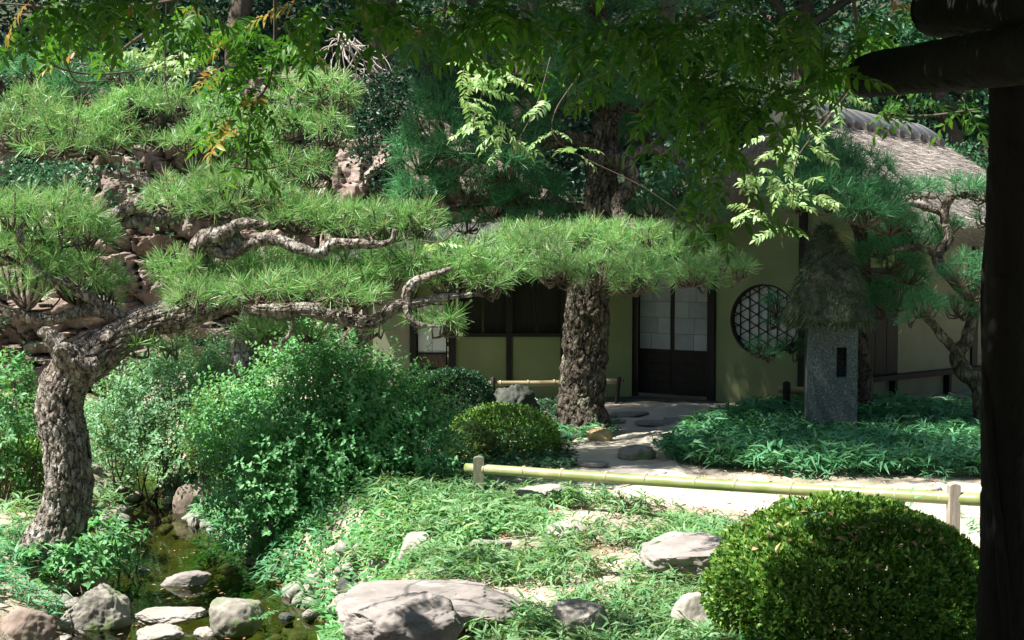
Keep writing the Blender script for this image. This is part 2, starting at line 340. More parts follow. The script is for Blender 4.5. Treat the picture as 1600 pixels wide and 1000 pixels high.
def watermat():
    m, nt, b = newmat('stream_water'); nt.nodes.remove(b)
    tc = N(nt, 'ShaderNodeTexCoord'); n = N(nt, 'ShaderNodeTexNoise'); n.inputs['Scale'].default_value = 7; n.inputs['Detail'].default_value = 3
    mp = N(nt, 'ShaderNodeMapping'); mp.inputs['Scale'].default_value = (1, .7, 1); nt.links.new(tc.outputs['Object'], mp.inputs[0]); nt.links.new(mp.outputs[0], n.inputs['Vector'])
    bp = N(nt, 'ShaderNodeBump'); bp.inputs['Strength'].default_value = .12; bp.inputs['Distance'].default_value = .02; nt.links.new(n.outputs[0], bp.inputs['Height'])
    t = N(nt, 'ShaderNodeBsdfTransparent'); t.inputs[0].default_value = (.42, .48, .25, 1)
    g = N(nt, 'ShaderNodeBsdfGlossy'); g.inputs['Roughness'].default_value = .03; nt.links.new(bp.outputs[0], g.inputs['Normal'])
    fr = N(nt, 'ShaderNodeFresnel'); fr.inputs[0].default_value = 1.36; nt.links.new(bp.outputs[0], fr.inputs['Normal'])
    mx = N(nt, 'ShaderNodeMixShader'); nt.links.new(fr.outputs[0], mx.inputs[0]); nt.links.new(t.outputs[0], mx.inputs[1]); nt.links.new(g.outputs[0], mx.inputs[2])
    nt.links.new(mx.outputs[0], nt.nodes['Material Output'].inputs[0]); return m
M['water'] = watermat()
M['bed'] = noisemat('stream_bed', [(.05, .045, .02), (.11, .095, .045), (.22, .185, .10)], 6, .9, .6, 30, spots=(3, (.10, .14, .04), .5, .65), bdist=.02)

# ------------------------------------------------------------------ terrain
SY = np.array([2, 4, 5.5, 6.5, 7.5, 8.5, 9.6, 10.6, 11.5, 13, 16, 20, 30])
SX = np.array([-1.6, -1.6, -1.7, -1.75, -1.85, -2.25, -2.62, -2.95, -3.3, -3.9, -5., -6.5, -9])
SW = np.array([.7, .68, .66, .68, .73, .66, .48, .28, .16, .14, .14, .14, .14])
WATER = -.55
def ground_z(x, y):
    x = np.asarray(x, float); y = np.asarray(y, float)
    xc = np.interp(y, SY, SX); wd = np.interp(y, SY, SW); d = x-xc
    q = np.stack([x, y, 0*x], -1)
    wd = wd+.10*fbm(q*1.9, 3, 2)
    z = np.where(d > 0, sstep(wd, wd+.75, d)*.55+WATER, WATER+sstep(-wd, -wd-.45, d)*.24+sstep(-wd-.4, -wd-3.5, d)*.28)
    bed = WATER-.05-.2*np.clip(1-(d/wd)**2, 0, 1)
    z = np.where(np.abs(d) < wd, bed, z)
    far = sstep(12, 15.5, y); z = z*(1-far*(d < 0)*.6)
    z = z+.035*fbm(q*1.3, 11, 3)*sstep(0, .4, np.abs(d)-wd+.3)+.012*fbm(q*7, 12, 3)
    return z
def hit(px, py):
    u = (px-800)/2000; v = -(py-500)/2000; dy = cp+v*sp; dz = -sp+v*cp
    D = np.arange(4, 30, .01); X = u/dy*D; Z = CAMZ+dz/dy*D; g = ground_z(X, D)
    i = np.argmax(Z <= g); return np.array([X[i], D[i], g[i]])
gx = np.concatenate([[-70, -45, -28, -18, -13], np.arange(-10, -6, .25), np.arange(-6, 6.5, .065), np.arange(6.5, 12, .4), [14, 18, 28, 45, 70]])
gy = np.concatenate([[-60, -30, -15, -8, -4, -1, 1, 2.5], np.arange(3.6, 12.5, .065), np.arange(12.5, 20, .16), [21, 24, 30, 45, 80]])
def sheet(gx, gy, zf):
    X, Y = np.meshgrid(gx, gy); V = np.stack([X, Y, zf(X, Y)], -1).reshape(-1, 3); n = len(gx)
    i = np.arange(len(gy)-1)[:, None]*n+np.arange(n-1)[None]
    return V, np.stack([i, i+1, i+n+1, i+n], -1).reshape(-1, 4)
V, F = sheet(gx, gy, ground_z)
c = V[F].mean(1); inbed = np.abs(c[:, 0]-np.interp(c[:, 1], SY, SX)) < np.interp(c[:, 1], SY, SW)+.12
gm = mesh('ground', V, F, M['ground']); gm.materials.append(M['bed'])
gm.polygons.foreach_set('material_index', inbed.astype(np.int32))
ground = link('ground', gm, kind='structure')

# stream water
yy = np.linspace(2.5, 14, 90); xc = np.interp(yy, SY, SX); ww = np.interp(yy, SY, SW)+.35
V = np.concatenate([np.column_stack([xc-ww, yy, 0*yy+WATER]), np.column_stack([xc+ww, yy, 0*yy+WATER])]); i = np.arange(89)
link('stream_water', mesh('stream_water', V, np.stack([i, i+90, i+91, i+1], -1), M['water']), kind='structure')

# sandy path: a band beyond the rail and a branch to the door
def path_sheet(name, cpts, hw, dz, seed):
    q = smooth_path(np.column_stack([np.array(cpts, float), hw]), .06); C = q[:, :2]; hwid = q[:, 2]
    T = nrm(np.gradient(C, axis=0)); Nn = np.column_stack([-T[:, 1], T[:, 0]]); k = 25
    s = np.linspace(-1, 1, k); rows = []
    for j, sj in enumerate(s):
        wv = hwid*(1+.22*fbm(np.column_stack([C*1.7, np.full(len(C), np.sign(sj)*5.)]), seed, 3)); xy = C+Nn*(wv*sj)[:, None]
        rows.append(np.column_stack([xy, ground_z(xy[:, 0], xy[:, 1])+dz-.02*(abs(sj) > .95)]))
    V = np.stack(rows, 1).reshape(-1, 3); n = len(C); i = np.arange(n-1)[:, None]*k+np.arange(k-1)[None]
    return link(name, mesh(name, V, np.stack([i, i+1, i+k+1, i+k], -1).reshape(-1, 4), M['path']), kind='structure')
path_sheet('path', [(.15, 9.25), (1.0, 8.9), (2.2, 8.45), (3.4, 8.2), (5, 8.1), (8, 8.1)], [.3, .5, .75, .95, 1.05, 1.1], .016, 4)
path_sheet('path', [(.95, 8.9), (.85, 9.8), (1.0, 10.8), (1.25, 12), (1.5, 13.6), (1.6, 14.2)], [.4, .5, .5, .6, .8, .9], .022, 8)

# cliff and wooded slope behind
def cliff():
    nx, nz = 430, 160; U, W = np.meshgrid(np.linspace(-13, 8, nx), np.linspace(-.6, 4.6, nz)); W = -.6+(W+.6)*(1-.42*sstep(-3.2, 1.5, U))
    base = 18.2+.9*fbm(np.stack([U*.25, 0*U, W*.15], -1), 40, 2)+np.clip(W, 0, 9)*.28-.25*np.clip(-U-3, 0, 6)*.35
    q = np.stack([U, 0*U, W], -1); ju = .5*fbm(q*.9, 41, 3); jw = .5*fbm(q*.9+9, 45, 3)
    f1, f2, cid, cu, cv = worley2(U/.85+ju, W/.95+jw, 42)
    g1, g2, gid, gu, gv = worley2(U/.3+ju*2, W/.42+jw*2, 43)
    d = .75*(cid-.5)+.30*cu*(cid-.4)*2+.35*cv-.25*(1-sstep(0, .07, f2-f1))+.22*(gid-.5)+.16*gv+.1*gu-.10*(1-sstep(0, .09, g2-g1))+.07*fbm(q*5, 44, 4)
    V = np.stack([U, base-d, W], -1).reshape(-1, 3); i = np.arange(nz-1)[:, None]*nx+np.arange(nx-1)[None]
    return V, np.stack([i, i+1, i+nx+1, i+nx], -1).reshape(-1, 4)
V, F = cliff(); V0 = V; link('cliff', mesh('cliff', V, F, M['cliff'], False), kind='structure')
def hill_z(x, y):
    q = np.stack([x*.3, y*.3, 0*x], -1)
    return 3.6-1.5*sstep(-3.2, 2, x)+(.45+.1*sstep(-3.2, 2, x))*(y-19.4)+.7*fbm(q, 60, 3)+np.where(y > 40, (y-40)*.3, 0)-np.clip(x-3, 0, 9)*.22
V, F = sheet(np.arange(-45, 46, 1.), np.concatenate([np.arange(19.2, 40, .8), np.arange(40, 75, 3)]), hill_z)
link('hillside', mesh('hillside', V, F, M['hill']), kind='structure')
def leafcloud(pos, tm, size, rng, upb=.5):
    n = len(pos); return place_many(tm, pos, frames(rdir(n, rng)+np.array([0, 0, -.1]), rdir(n, rng)+np.array([0, 0, upb])), size*rng.uniform(.7, 1.3, n), rng)
rng = np.random.default_rng(50); n = 64000
x = rng.uniform(-14, 15, n); y = 19.2+13*rng.random(n)**1.4; cl = fbm(np.stack([x*.8, y*.8, 0*x], -1), 61, 3)
k = cl > -.75; x, y, cl = x[k], y[k], cl[k]
V, F = leafcloud(np.stack([x, y, hill_z(x, y)+.05+rng.random(len(x))*np.clip(.55+.6*cl, .15, 2)], -1), [diamond_t(.55)], .13, rng)
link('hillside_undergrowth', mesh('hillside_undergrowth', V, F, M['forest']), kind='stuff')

V_ = np.array(V0); k = rng.integers(0, len(V_), 26000); p = V_[k]; q = fbm(p*[.9, .9, 1.1], 66, 4); p = p[(q > .5) | (p[:, 2] > 3.7)]
V, F = leafcloud(p+rng.normal(size=(len(p), 3))*[.05, .05, .05]-np.array([0, .1, 0]), [diamond_t(.55)], .085, rng); link('cliff_creepers', mesh('cliff_creepers', V, F, M['forest_mid']), None, (0, 0, 0), 'stuff')
# ------------------------------------------------------------------ wooded background trees
def crown_points(c, rad, n, rng, lob=9):
    """clumps spread through an uneven crown volume"""
    cs = c+nrm(rng.normal(size=(lob, 3)))*rad*rng.uniform(.35, .8, (lob, 1)); rs = rng.uniform(.3, .55, lob)*np.mean(rad)
    k = rng.integers(0, lob, n); return cs[k]+rdir(n, rng)*(rs[k]*rng.random(n)**.4)[:, None]*np.array([1.15, 1.15, .75])
def forest_tree(x, y, z0, h, r, n, m, label, seed, size=.12, group='trees on the wooded slope'):
    rng = np.random.default_rng(seed); t = Thing('broadleaf_tree', (x, y, z0), label, 'tree', group)
    top = np.array([x, y, z0+h]); ps = [tube([(x, y, z0-.4), (x+rng.normal()*.1, y, z0+h*.35), (x+rng.normal()*.3, y, z0+h*.7)], [r*.12, r*.09, r*.05], 9, .4, gnarl=.03, seed=seed)]
    for i in range(6):
        a = rng.random()*6.28; s = np.array([x, y, z0+h*rng.uniform(.35, .65)]); e = s+np.array([math.cos(a)*r*.7, math.sin(a)*r*.7, r*.45])
        ps.append(tube([s, (s+e)/2+np.array([0, 0, .1]), e], [r*.045, r*.03, r*.01], 6, .4, gnarl=.02, seed=seed+i))
    V, F = join(ps); t.part('trunk', V, F, M['twig'])
    V, F = leafcloud(crown_points(np.array([x, y, z0+h*.75]), np.array([r, r, h*.34]), n, rng, 12), [diamond_t(.55)], size, rng)
    t.part('crown', V, F, m, kind='stuff'); return t
FT = [(-9.5, 20.5, 6.5, 2.2, 'forest_mid', 'bushy mid-green tree at the far left above the cliff'),
      (-6.6, 21.5, 6.8, 2.1, 'forest', 'dark leafy tree above the cliff behind the upper pine pads'),
      (-4.4, 20.6, 6.0, 1.8, 'forest', 'dark tree over the cliff left of the bare twigs'),
      (-2.2, 21.0, 7.2, 2.2, 'forest', 'dense dark tree behind the tangle of bare twigs'),
      (0.2, 20.6, 7.5, 2.3, 'forest', 'shadowy tree behind the top of the tall pine trunk'),
      (2.6, 21.5, 7.0, 2.2, 'forest', 'dark tree behind the wisteria curtain'),
      (5.0, 22.5, 6.0, 2.0, 'forest_mid', 'green tree behind the pale roof ridge'),
      (7.3, 21.0, 4.6, 1.9, 'forest_mid', 'low green tree beyond the sunlit thatch slope'),
      (9.3, 23.0, 6.0, 2.3, 'forest', 'dark tree behind the trellis post'),
      (-7.9, 25.5, 8.0, 2.6, 'forest', 'tall tree deep in the wood at upper left'),
      (-1.0, 25.5, 9.0, 3.0, 'forest', 'tall dark tree deep in the wood above the house'),
      (3.8, 26.5, 9.0, 3.0, 'forest', 'tall dark tree deep in the wood above the wisteria'),
      (8.5, 27.5, 9.0, 3.0, 'forest', 'tall dark tree deep in the wood above the beam')]
for i, (x, y, h, r, m, lab) in enumerate(FT):
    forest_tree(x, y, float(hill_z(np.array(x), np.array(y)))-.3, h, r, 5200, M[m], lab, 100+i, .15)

rng = np.random.default_rng(150); ps = []; tk = []  # unseen trees around the garden, added to cut skylight off the house
for (x, y, h, r) in [(9.5, 10, 8, 3.2), (9, 4.5, 8, 3.2), (7, -2, 8, 3.4), (2, -6, 9, 3.6), (-3.5, -6.5, 9, 3.6), (-9, -3, 8, 3.4), (-12.5, 3, 7, 3), (-13, 9, 7, 3), (12.5, 15, 8, 3.2), (-12, 15, 7, 2.8), (5, -11, 10, 4), (-5, -12, 10, 4), (13, 0, 9, 3.5)]:
    ps.append(leafcloud(crown_points(np.array([x, y, h*.58]), np.array([r, r, h*.42]), 3000, rng, 14), [diamond_t(.7)], .34, rng)); tk.append(tube([(x, y, -.5), (x, y, h*.3), (x+.2, y, h*.6)], [.3, .24, .15], 8, .6))
V, F = join(ps); wood = link('unseen_screen_wood', mesh('unseen_screen_wood', V, F, M['forest']), None, (0, 0, 0), 'stuff')
V, F = join(tk); link('trunks', mesh('trunks', V, F, M['bark_dark']), wood, (0, 0, 0), 'stuff')

# ------------------------------------------------------------------ house
GZ = .0
house = Thing('tea_house', (1.4, 14.5, 0), 'low ochre-walled tea house with thatched roof and round window', 'house')
class Wall:
    """local frame of a wall: u along it, d out towards the garden"""
    def __init__(s, o, a):
        s.o = np.array([o[0], o[1], 0.]); s.a = nrm(np.array([a[0], a[1], 0.])); s.n = np.array([s.a[1], -s.a[0], 0.])
        s.n = s.n if s.n[1] < 0 else -s.n; s.ax = np.array([s.a, s.n, [0, 0, 1.]])
    def pt(s, u, d, z): return s.o+s.a*u+s.n*d+np.array([0, 0, z])
    def box(s, u0, u1, d0, d1, z0, z1): return box(s.pt((u0+u1)/2, (d0+d1)/2, (z0+z1)/2), (abs(u1-u0), abs(d1-d0), abs(z1-z0)), s.ax)
    def u(s, px):
        k = (px-800)/2000*1.0; return (k*s.o[1]-s.o[0])/(s.a[0]-k*s.a[1])
    def z(s, px, py):
        q = s.pt(s.u(px), 0, 0); return float(P(px, py, q[1])[2])
HW = house
def hb(name, W, a, m, parent=None, smooth=False):
    V, F = W.box(*a); return HW.part(name, V, F, M[m], smooth, parent=parent)
WL = Wall((-1.75, 14.7), (1, 0))                    # left wing, facing the garden
u = WL.u
x570, x640, x650, x700, x710, x795, x985 = [u(p) for p in (571, 641, 650, 699, 711, 795, 988)]
hb('wall', WL, (x570, x640-.002, -.12, 0, -.2, 1.66), 'plaster_pale')
hb('wall', WL, (x640, x710, -.12, -.06, 1.12, 1.66), 'plaster')
hb('wall', WL, (x710+.002, x795, -.12, 0, -.2, .72), 'plaster')
hb('wall', WL, (x795+.05, x985, -.12, 0, -.2, .72), 'plaster')
hb('wall', WL, (u(884), x985, -.12, 0, .722, 1.66), 'plaster')
hb('wall', WL, (x710+.002, x985, -.16, -.125, 1.56, 1.66), 'wood_dark')
for a, b in ((566, 574), (640, 650), (700, 712), (791, 799), (876, 884)):
    hb('post', WL, (u(a), u(b), -.1, .025, -.15, 1.64), 'wood_dark')
hb('sill', WL, (x710+.09, u(876), -.1, .03, .722, .765), 'wood_dark')
hb('lintel', WL, (x710+.09, u(876), -.1, .03, 1.5, 1.56), 'wood_dark')
for a, b in ((715, 753), (755, 791), (800, 837), (839, 876)):          # dark panels stand in for the shade inside the wide window opening
    w_ = hb('shutter_or_shade', WL, (u(a)+.004, u(b)-.004, -.09, -.06, .766, 1.5), 'wood_dark')
    for k in range(0): hb('batten', WL, (u(a)+.01, u(b)-.01, -.059, -.045, .93+k*.2, .95+k*.2), 'wood_dark', w_)
hb('foundation', WL, (x570-.05, x985, -.14, -.002, -.4, -.21), 'rock_dark')
d = hb('side_door', WL, (x650, x700, -.07, -.05, -.1, 1.1), 'wood_dark')
zb = [WL.z(675, y) for y in (516, 551, 554, 575, 579, 604)]
hb('pane', WL, (x650+.02, (x650+x700)/2-.003, -.049, -.042, zb[1], 1.08), 'paper_bright', d); hb('pane', WL, ((x650+x700)/2+.003, x700-.02, -.049, -.042, zb[1], 1.08), 'paper_bright', d)
hb('rail', WL, (x650+.002, x700-.002, -.049, -.02, zb[2], zb[1]-.002), 'wood_dark', d)
hb('board', WL, (x650+.02, x700-.02, -.049, -.036, zb[3], zb[2]-.002), 'wood_brown', d)
hb('rail', WL, (x650+.002, x700-.002, -.049, -.02, zb[4], zb[3]-.002), 'wood_dark', d)
hb('board', WL, (x650+.02, x700-.02, -.049, -.036, zb[5], zb[4]-.002), 'wood_brown', d); hb('board', WL, (x650+.02, x700-.02, -.049, -.036, -.1, zb[5]-.004), 'wood_brown', d)

WM = Wall((3.12, 13.7), (-.83, .56))                # wall with the door and the round window; u grows to the left
u = WM.u; dl, dr = u(988), u(1113)
rc = (u(1194), WM.z(1194, 501)); rr_ = .40
w0, w1 = .04, dr-.05
th = np.linspace(0, 2*np.pi, 97)[:-1]; th = np.concatenate([th]); zt, zb_ = 2.35, -.12
def ray_rect(c, s, t):
    t_ = []
    for v, lo, hi, o in ((c, w0, w1, rc[0]), (s, zb_, zt, rc[1])): t_.append(np.where(v > 1e-9, (hi-o)/np.maximum(v, 1e-9), np.where(v < -1e-9, (lo-o)/np.minimum(v, -1e-9), 1e9)))
    return np.minimum(*t_)
cor = [math.atan2(z-rc[1], x-rc[0]) % (2*np.pi) for x in (w0, w1) for z in (zb_, zt)]
th = np.sort(np.concatenate([th, cor])); c_, s_ = np.cos(th), np.sin(th); t_ = ray_rect(c_, s_, th); n = len(th)
def ring(rad, d): return np.array([WM.pt(rc[0]+a*r, d, rc[1]+b*r) for a, b, r in zip(c_, s_, rad)])
V = np.vstack([ring(t_, 0), ring(np.full(n, rr_), 0), ring(np.full(n, rr_), -.1), ring(t_, -.1)]); i = np.arange(n); j = (i+1) % n
HW.part('wall', V, [np.vstack([np.stack([i+k*n, j+k*n, j+(k+1)*n, i+(k+1)*n], -1) for k in range(3)])], M['plaster'], False)
def disc(r, d, rim=.015):
    V = np.vstack([ring(np.full(n, r), d), ring(np.full(n, r), d-rim), WM.pt(rc[0], d, rc[1])[None]])
    return V, [np.stack([i, j, np.full(n, 2*n)], -1), np.stack([i, j, j+n, i+n], -1)]
V, F = disc(rr_-.002, -.085); win = HW.part('round_window', V, F, M['paper_bright'], False)
V = np.vstack([ring(np.full(n, rr_+.012), -.012), ring(np.full(n, rr_-.02), -.012), ring(np.full(n, rr_-.02), -.06), ring(np.full(n, rr_-.001), -.06)])
V = np.vstack([ring(np.full(n, rr_-.003), -.02), ring(np.full(n, rr_-.022), -.02), ring(np.full(n, rr_-.022), -.08)])
HW.part('frame', V, [np.vstack([np.stack([i+k*n, j+k*n, j+(k+1)*n, i+(k+1)*n], -1) for k in range(2)])], M['wood_dark'], False, parent=win)
def chord(ang, off, dep, bw):
    h = math.sqrt(max(0, (rr_-.024)**2-off*off)); dx, dz = math.cos(ang), math.sin(ang); mx, mz = -dz*off, dx*off
    c = WM.pt(rc[0]+mx, dep, rc[1]+mz); ax = np.array([WM.a*dx+np.array([0, 0, dz]), WM.n, -WM.a*dz+np.array([0, 0, dx])])
    V, F = box(c, (2*h, .012, bw), ax); HW.part('lattice_bar', V, F, M['wood_dark'], False, parent=win)
for k in range(-3, 4):
    chord(math.pi/2, k*.108+.02, -.07, .0115)
    for a, dp in ((math.radians(30), -.057), (math.radians(150), -.044)): chord(a, k*.108, dp, .0115)
for a, b in ((1107, 1118), (1249, 1260)): hb('post', WM, (u(b), u(a), -.11, .03, -.15, 2.3), 'wood_dark')
hb('post', WM, (dl-.03, dl+.12, -.11, .03, -.15, 2.3), 'wood_dark')
hb('wall', WM, (dl+.122, dl+.9, -.11, 0, -.12, 2.3), 'plaster')
hb('lintel', WM, (dr-.002, dl+.002, -.1, .02, 1.72, 1.8), 'wood_dark'); hb('wall', WM, (dr-.05, dl-.032, -.1, -.01, 1.802, 2.3), 'plaster')
hb('doorstep', WM, (dr-.3, dl+.3, .0, .42, -.2, .03), 'rock_dark')
zm = WM.z(1050, 549); mid = u(1048)
for (a, b, dep) in ((dr+.012, mid-.006, -.05), (mid+.006, dl-.045, -.066)):
    leaf = hb('sliding_door', WM, (a, b, dep-.022, dep, .06, 1.72), 'wood_dark')
    lw = (b-a-.05)
    for r in range(6):                                # sheets of paper pasted on the upper half
        zz = np.linspace(zm+.015, 1.68, 7)
        cut = sorted([0, 1, .5+.12*math.sin(r*2.3+a*9)])
        for q in range(2):
            hb('paper_sheet', WM, (a+.025+lw*cut[q]+.0022, a+.025+lw*cut[q+1]-.0022, dep+.001, dep+.006+.0015*((r+q) % 3), zz[r]+.002, zz[r+1]-.002), ('paper', 'paper_mid', 'paper', 'paper_low')[(r*3+q*2+int(a*9)) % 4], leaf)
    for r in range(4):
        zz = np.linspace(.09, zm-.03, 5)
        hb('board', WM, (a+.025, b-.025, dep+.001, dep+.009, zz[r]+.006, zz[r+1]-.006), 'wood_brown' if False else 'wood_dark', leaf)

WR = Wall((3.12, 13.7), (.78, .626)); u = WR.u     # right-hand wall running back
a1, a2, a3, a4 = u(1335), u(1404), u(1500), u(1535)
zs = WR.z(1340, 590)
hb('wall', WR, (.06, a1-.05, -.1, 0, zs, 2.2), 'plaster')
hb('wall', WR, (a2+.002, a4+2.5, -.1, 0, zs+.002, 2.2), 'plaster_pale')
hb('wall', WR, (.06, a4+2.5, -.14, -.03, -.15, zs-.062), 'plaster_pale')
hb('ledge', WR, (.06, a4+2.5, -.1, .09, zs-.06, zs), 'wood_dark')
hb('wall', WR, (a1-.05, a2, -.1, 0, 1.52, 2.2), 'plaster')
sd = hb('shutter_or_shade', WR, (a1-.05, a2, -.08, -.01, zs+.002, 1.518), 'wood_dark')
for k in range(4): hb('board', WR, (a1-.04+(a2-a1+.03)*k/4+.005, a1-.04+(a2-a1+.03)*(k+1)/4-.005, -.009, .006, zs+.03, 1.49), 'wood_dark', sd)
for p in (1395, 1480): hb('post', WR, (u(p), u(p)+.05, -.03, .05, -.15, zs-.062), 'wood_dark')
hb('post', WR, (a4-.25, a4-.13, -.05, .03, zs+.003, 2.2), 'wood_dark')

# thatched gable roof: ridge runs back to the right
A = np.array([2.904, 13.2, 3.115]); r_ = np.array([.618, .787, 0]); g_ = np.array([.787, -.618, 0]); LR, SWD, EZ = 3.45, 1.56, 1.97
def slope_pt(s, t, side):   # s along ridge, t 0 ridge .. 1 eave
    s = np.asarray(s, float); t = np.asarray(t, float)
    return A+r_*s[..., None]+g_*(side*SWD*t)[..., None]+np.stack([0*s, 0*s, -(A[2]-EZ)*(t+.12*t*(1-t)*-1)], -1)
def thatch_side(side):
    ns, ntt = 150, 90; s_, t_ = np.meshgrid(np.linspace(0, LR, ns), np.linspace(0, 1, ntt)); nn = nrm(g_*side*(A[2]-EZ)+np.array([0, 0, SWD]))
    top = slope_pt(s_, t_, side); top = top+nn*(.03*fbm(top*2.2, 70, 3)+.014*fbm(top*14, 71, 3))[..., None]+nn*(.05*np.sin(np.pi*t_))[..., None]
    bot = slope_pt(s_, t_, side)-nn*.27+np.array([0, 0, 0])
    V = np.vstack([top.reshape(-1, 3), bot.reshape(-1, 3)]); o = ns*ntt; i = np.arange(ntt-1)[:, None]*ns+np.arange(ns-1)[None]
    q = np.stack([i, i+1, i+ns+1, i+ns], -1).reshape(-1, 4); Fs = [q, q[:, ::-1]+o]
    for e in (np.arange(ns), np.arange(ns)+(ntt-1)*ns, np.arange(ntt)*ns, np.arange(ntt)*ns+ns-1): Fs.append(np.stack([e[:-1], e[1:], e[1:]+o, e[:-1]+o], -1))
    return V, np.vstack(Fs), nn
rng = np.random.default_rng(71); roofs = {}
for side in (1, -1):
    V, F, nn = thatch_side(side); ro = HW.part('roof', V, F, M['thatch']); roofs[side] = ro
    n = 16000 if side > 0 else 6000; s_ = rng.uniform(0, LR, n); t_ = rng.random(n)
    p = slope_pt(s_, t_, side)+nn*(.035+.05*np.sin(np.pi*t_))[:, None]; dn = nrm(g_*side*SWD+np.array([0, 0, -(A[2]-EZ)]))
    dd = dn+rng.normal(size=(n, 3))*.22+nn*.12
    V, F = place((np.array([[0, -.03, 0], [0, .03, 0], [1, 0, 0]]), np.array([[0, 1, 2]])), p, frames(dd, np.tile(nn, (n, 1))+rng.normal(size=(n, 3))*.3), rng.uniform(.08, .16, n))
    HW.part('straw', V, F, M['straw'], kind='stuff', parent=ro)
    n = 5000; s_ = rng.uniform(0, LR, n); q = rng.random(n)*.27; p = slope_pt(s_, np.ones(n), side)-nn*q[:, None]    # cut ends along the eave
    V, F = place((np.array([[0, -.04, 0], [0, .04, 0], [1, 0, 0]]), np.array([[0, 1, 2]])), p-dn*.03, frames(dn+rng.normal(size=(n, 3))*.25, rdir(n, rng)), rng.uniform(.05, .1, n))
    HW.part('eave_straw', V, F, M['straw'], kind='stuff', parent=ro)
    n = 4000; t_ = rng.random(n); q = rng.random(n)*.27; p = slope_pt(np.zeros(n), t_, side)-nn*q[:, None]
    V, F = place((np.array([[0, -.04, 0], [0, .04, 0], [1, 0, 0]]), np.array([[0, 1, 2]])), p+r_*.03, frames(-r_+rng.normal(size=(n, 3))*.3, rdir(n, rng)), rng.uniform(.05, .1, n))
    HW.part('verge_straw', V, F, M['straw'], kind='stuff', parent=ro)
gp = [A+r_*.55-np.array([0, 0, .3]), A+r_*.55-g_*SWD*.85+np.array([0, 0, -1.2]), A+r_*.55+g_*SWD*.85+np.array([0, 0, -1.2])]
V = np.vstack([gp, np.array(gp)+r_*.08]); HW.part('gable', V, [np.array([[0, 1, 2], [3, 5, 4]]), np.array([[0, 3, 4, 1], [1, 4, 5, 2], [2, 5, 3, 0]])], M['plaster'], False)
# pale ridge capping with raised saddles
ps = []; th = np.linspace(-1, 1, 15)
def saddle(s0, s1, w_, h_, lift):
    V = []
    for s in (s0, s1):
        for e in (0, -.09): V.append(np.array([A+r_*s+g_*(w_*x)+np.array([0, 0, lift+h_*(1-abs(x)**1.7)+e-(A[2]-EZ)/SWD*w_*abs(x)**1.4*.62]) for x in th]))
    V = np.vstack(V); n = 15; k = np.arange(n-1)
    Q = lambda a, b: np.stack([a*n+k, a*n+k+1, b*n+k+1, b*n+k], -1)
    return V, np.vstack([Q(0, 2), Q(1, 3), Q(0, 1), Q(2, 3)])
V, F = saddle(-.05, LR+.05, .30, .04, .07); cap = HW.part('ridge_cap', V, F, M['ridge'], True)
for k in range(11):
    s0 = .0+k*LR/11; V, F = saddle(s0+.02, s0+.15, .36, .05, .11); HW.part('ridge_saddle', V, F, M['ridge'], True, parent=cap)
    s1 = s0+.08; q = [A+r_*s1+g_*(.36*1)+np.array([0, 0, .10-(A[2]-EZ)/SWD*.36]), A+r_*s1+g_*(.47)+np.array([0, 0, .06-(A[2]-EZ)/SWD*.47])]
    V, F = tube(q, [.022, .018], 8, .05); HW.part('ridge_peg', V, F, M['wood_dark'], parent=cap)

# low tiled roof over the left wing
E0, E1 = np.array([-2.25, 13.95, 1.60]), np.array([1.75, 13.95, 1.60]); R0, R1 = np.array([-.65, 16.3, 2.06]), np.array([2.0, 16.3, 2.06])
def wing():
    ns, ntt = 140, 30; s_, t_ = np.meshgrid(np.linspace(0, 1, ns), np.linspace(0, 1, ntt))
    p = (E0+(E1-E0)*s_[..., None])*(1-t_[..., None])+(R0+(R1-R0)*s_[..., None])*t_[..., None]
    p[..., 2] += .02*np.abs(np.sin(s_*np.pi*19))+.012*((t_*14) % 1)
    b = p-np.array([0, -.02, .10]); V = np.vstack([p.reshape(-1, 3), b.reshape(-1, 3)]); o = ns*ntt; i = np.arange(ntt-1)[:, None]*ns+np.arange(ns-1)[None]
    q = np.stack([i, i+1, i+ns+1, i+ns], -1).reshape(-1, 4); Fs = [q, q[:, ::-1]+o]
    for e in (np.arange(ns), np.arange(ns)+(ntt-1)*ns, np.arange(ntt)*ns, np.arange(ntt)*ns+ns-1): Fs.append(np.stack([e[:-1], e[1:], e[1:]+o, e[:-1]+o], -1))
    return V, np.vstack(Fs)
V, F = wing(); HW.part('wing_roof', V, F, M['tile'])
V, F = tube([E0+(-.03, 0, -.06), (E0+R0)/2+(-.03, 0, -.06), R0+(-.03, 0, -.06)], [.06]*3, 6, .3); HW.part('verge_board', V, F, M['wood_dark'])
V, F = box((.65, 16.1, .8), (2.7, .1, 2.2)); HW.part('back_wall', V, F, M['plaster'], False)
V, F = box((x570-1.75-.02+.06, 15.25, .75), (.1, 1.0, 1.5)); HW.part('wall', V, F, M['plaster'], False)

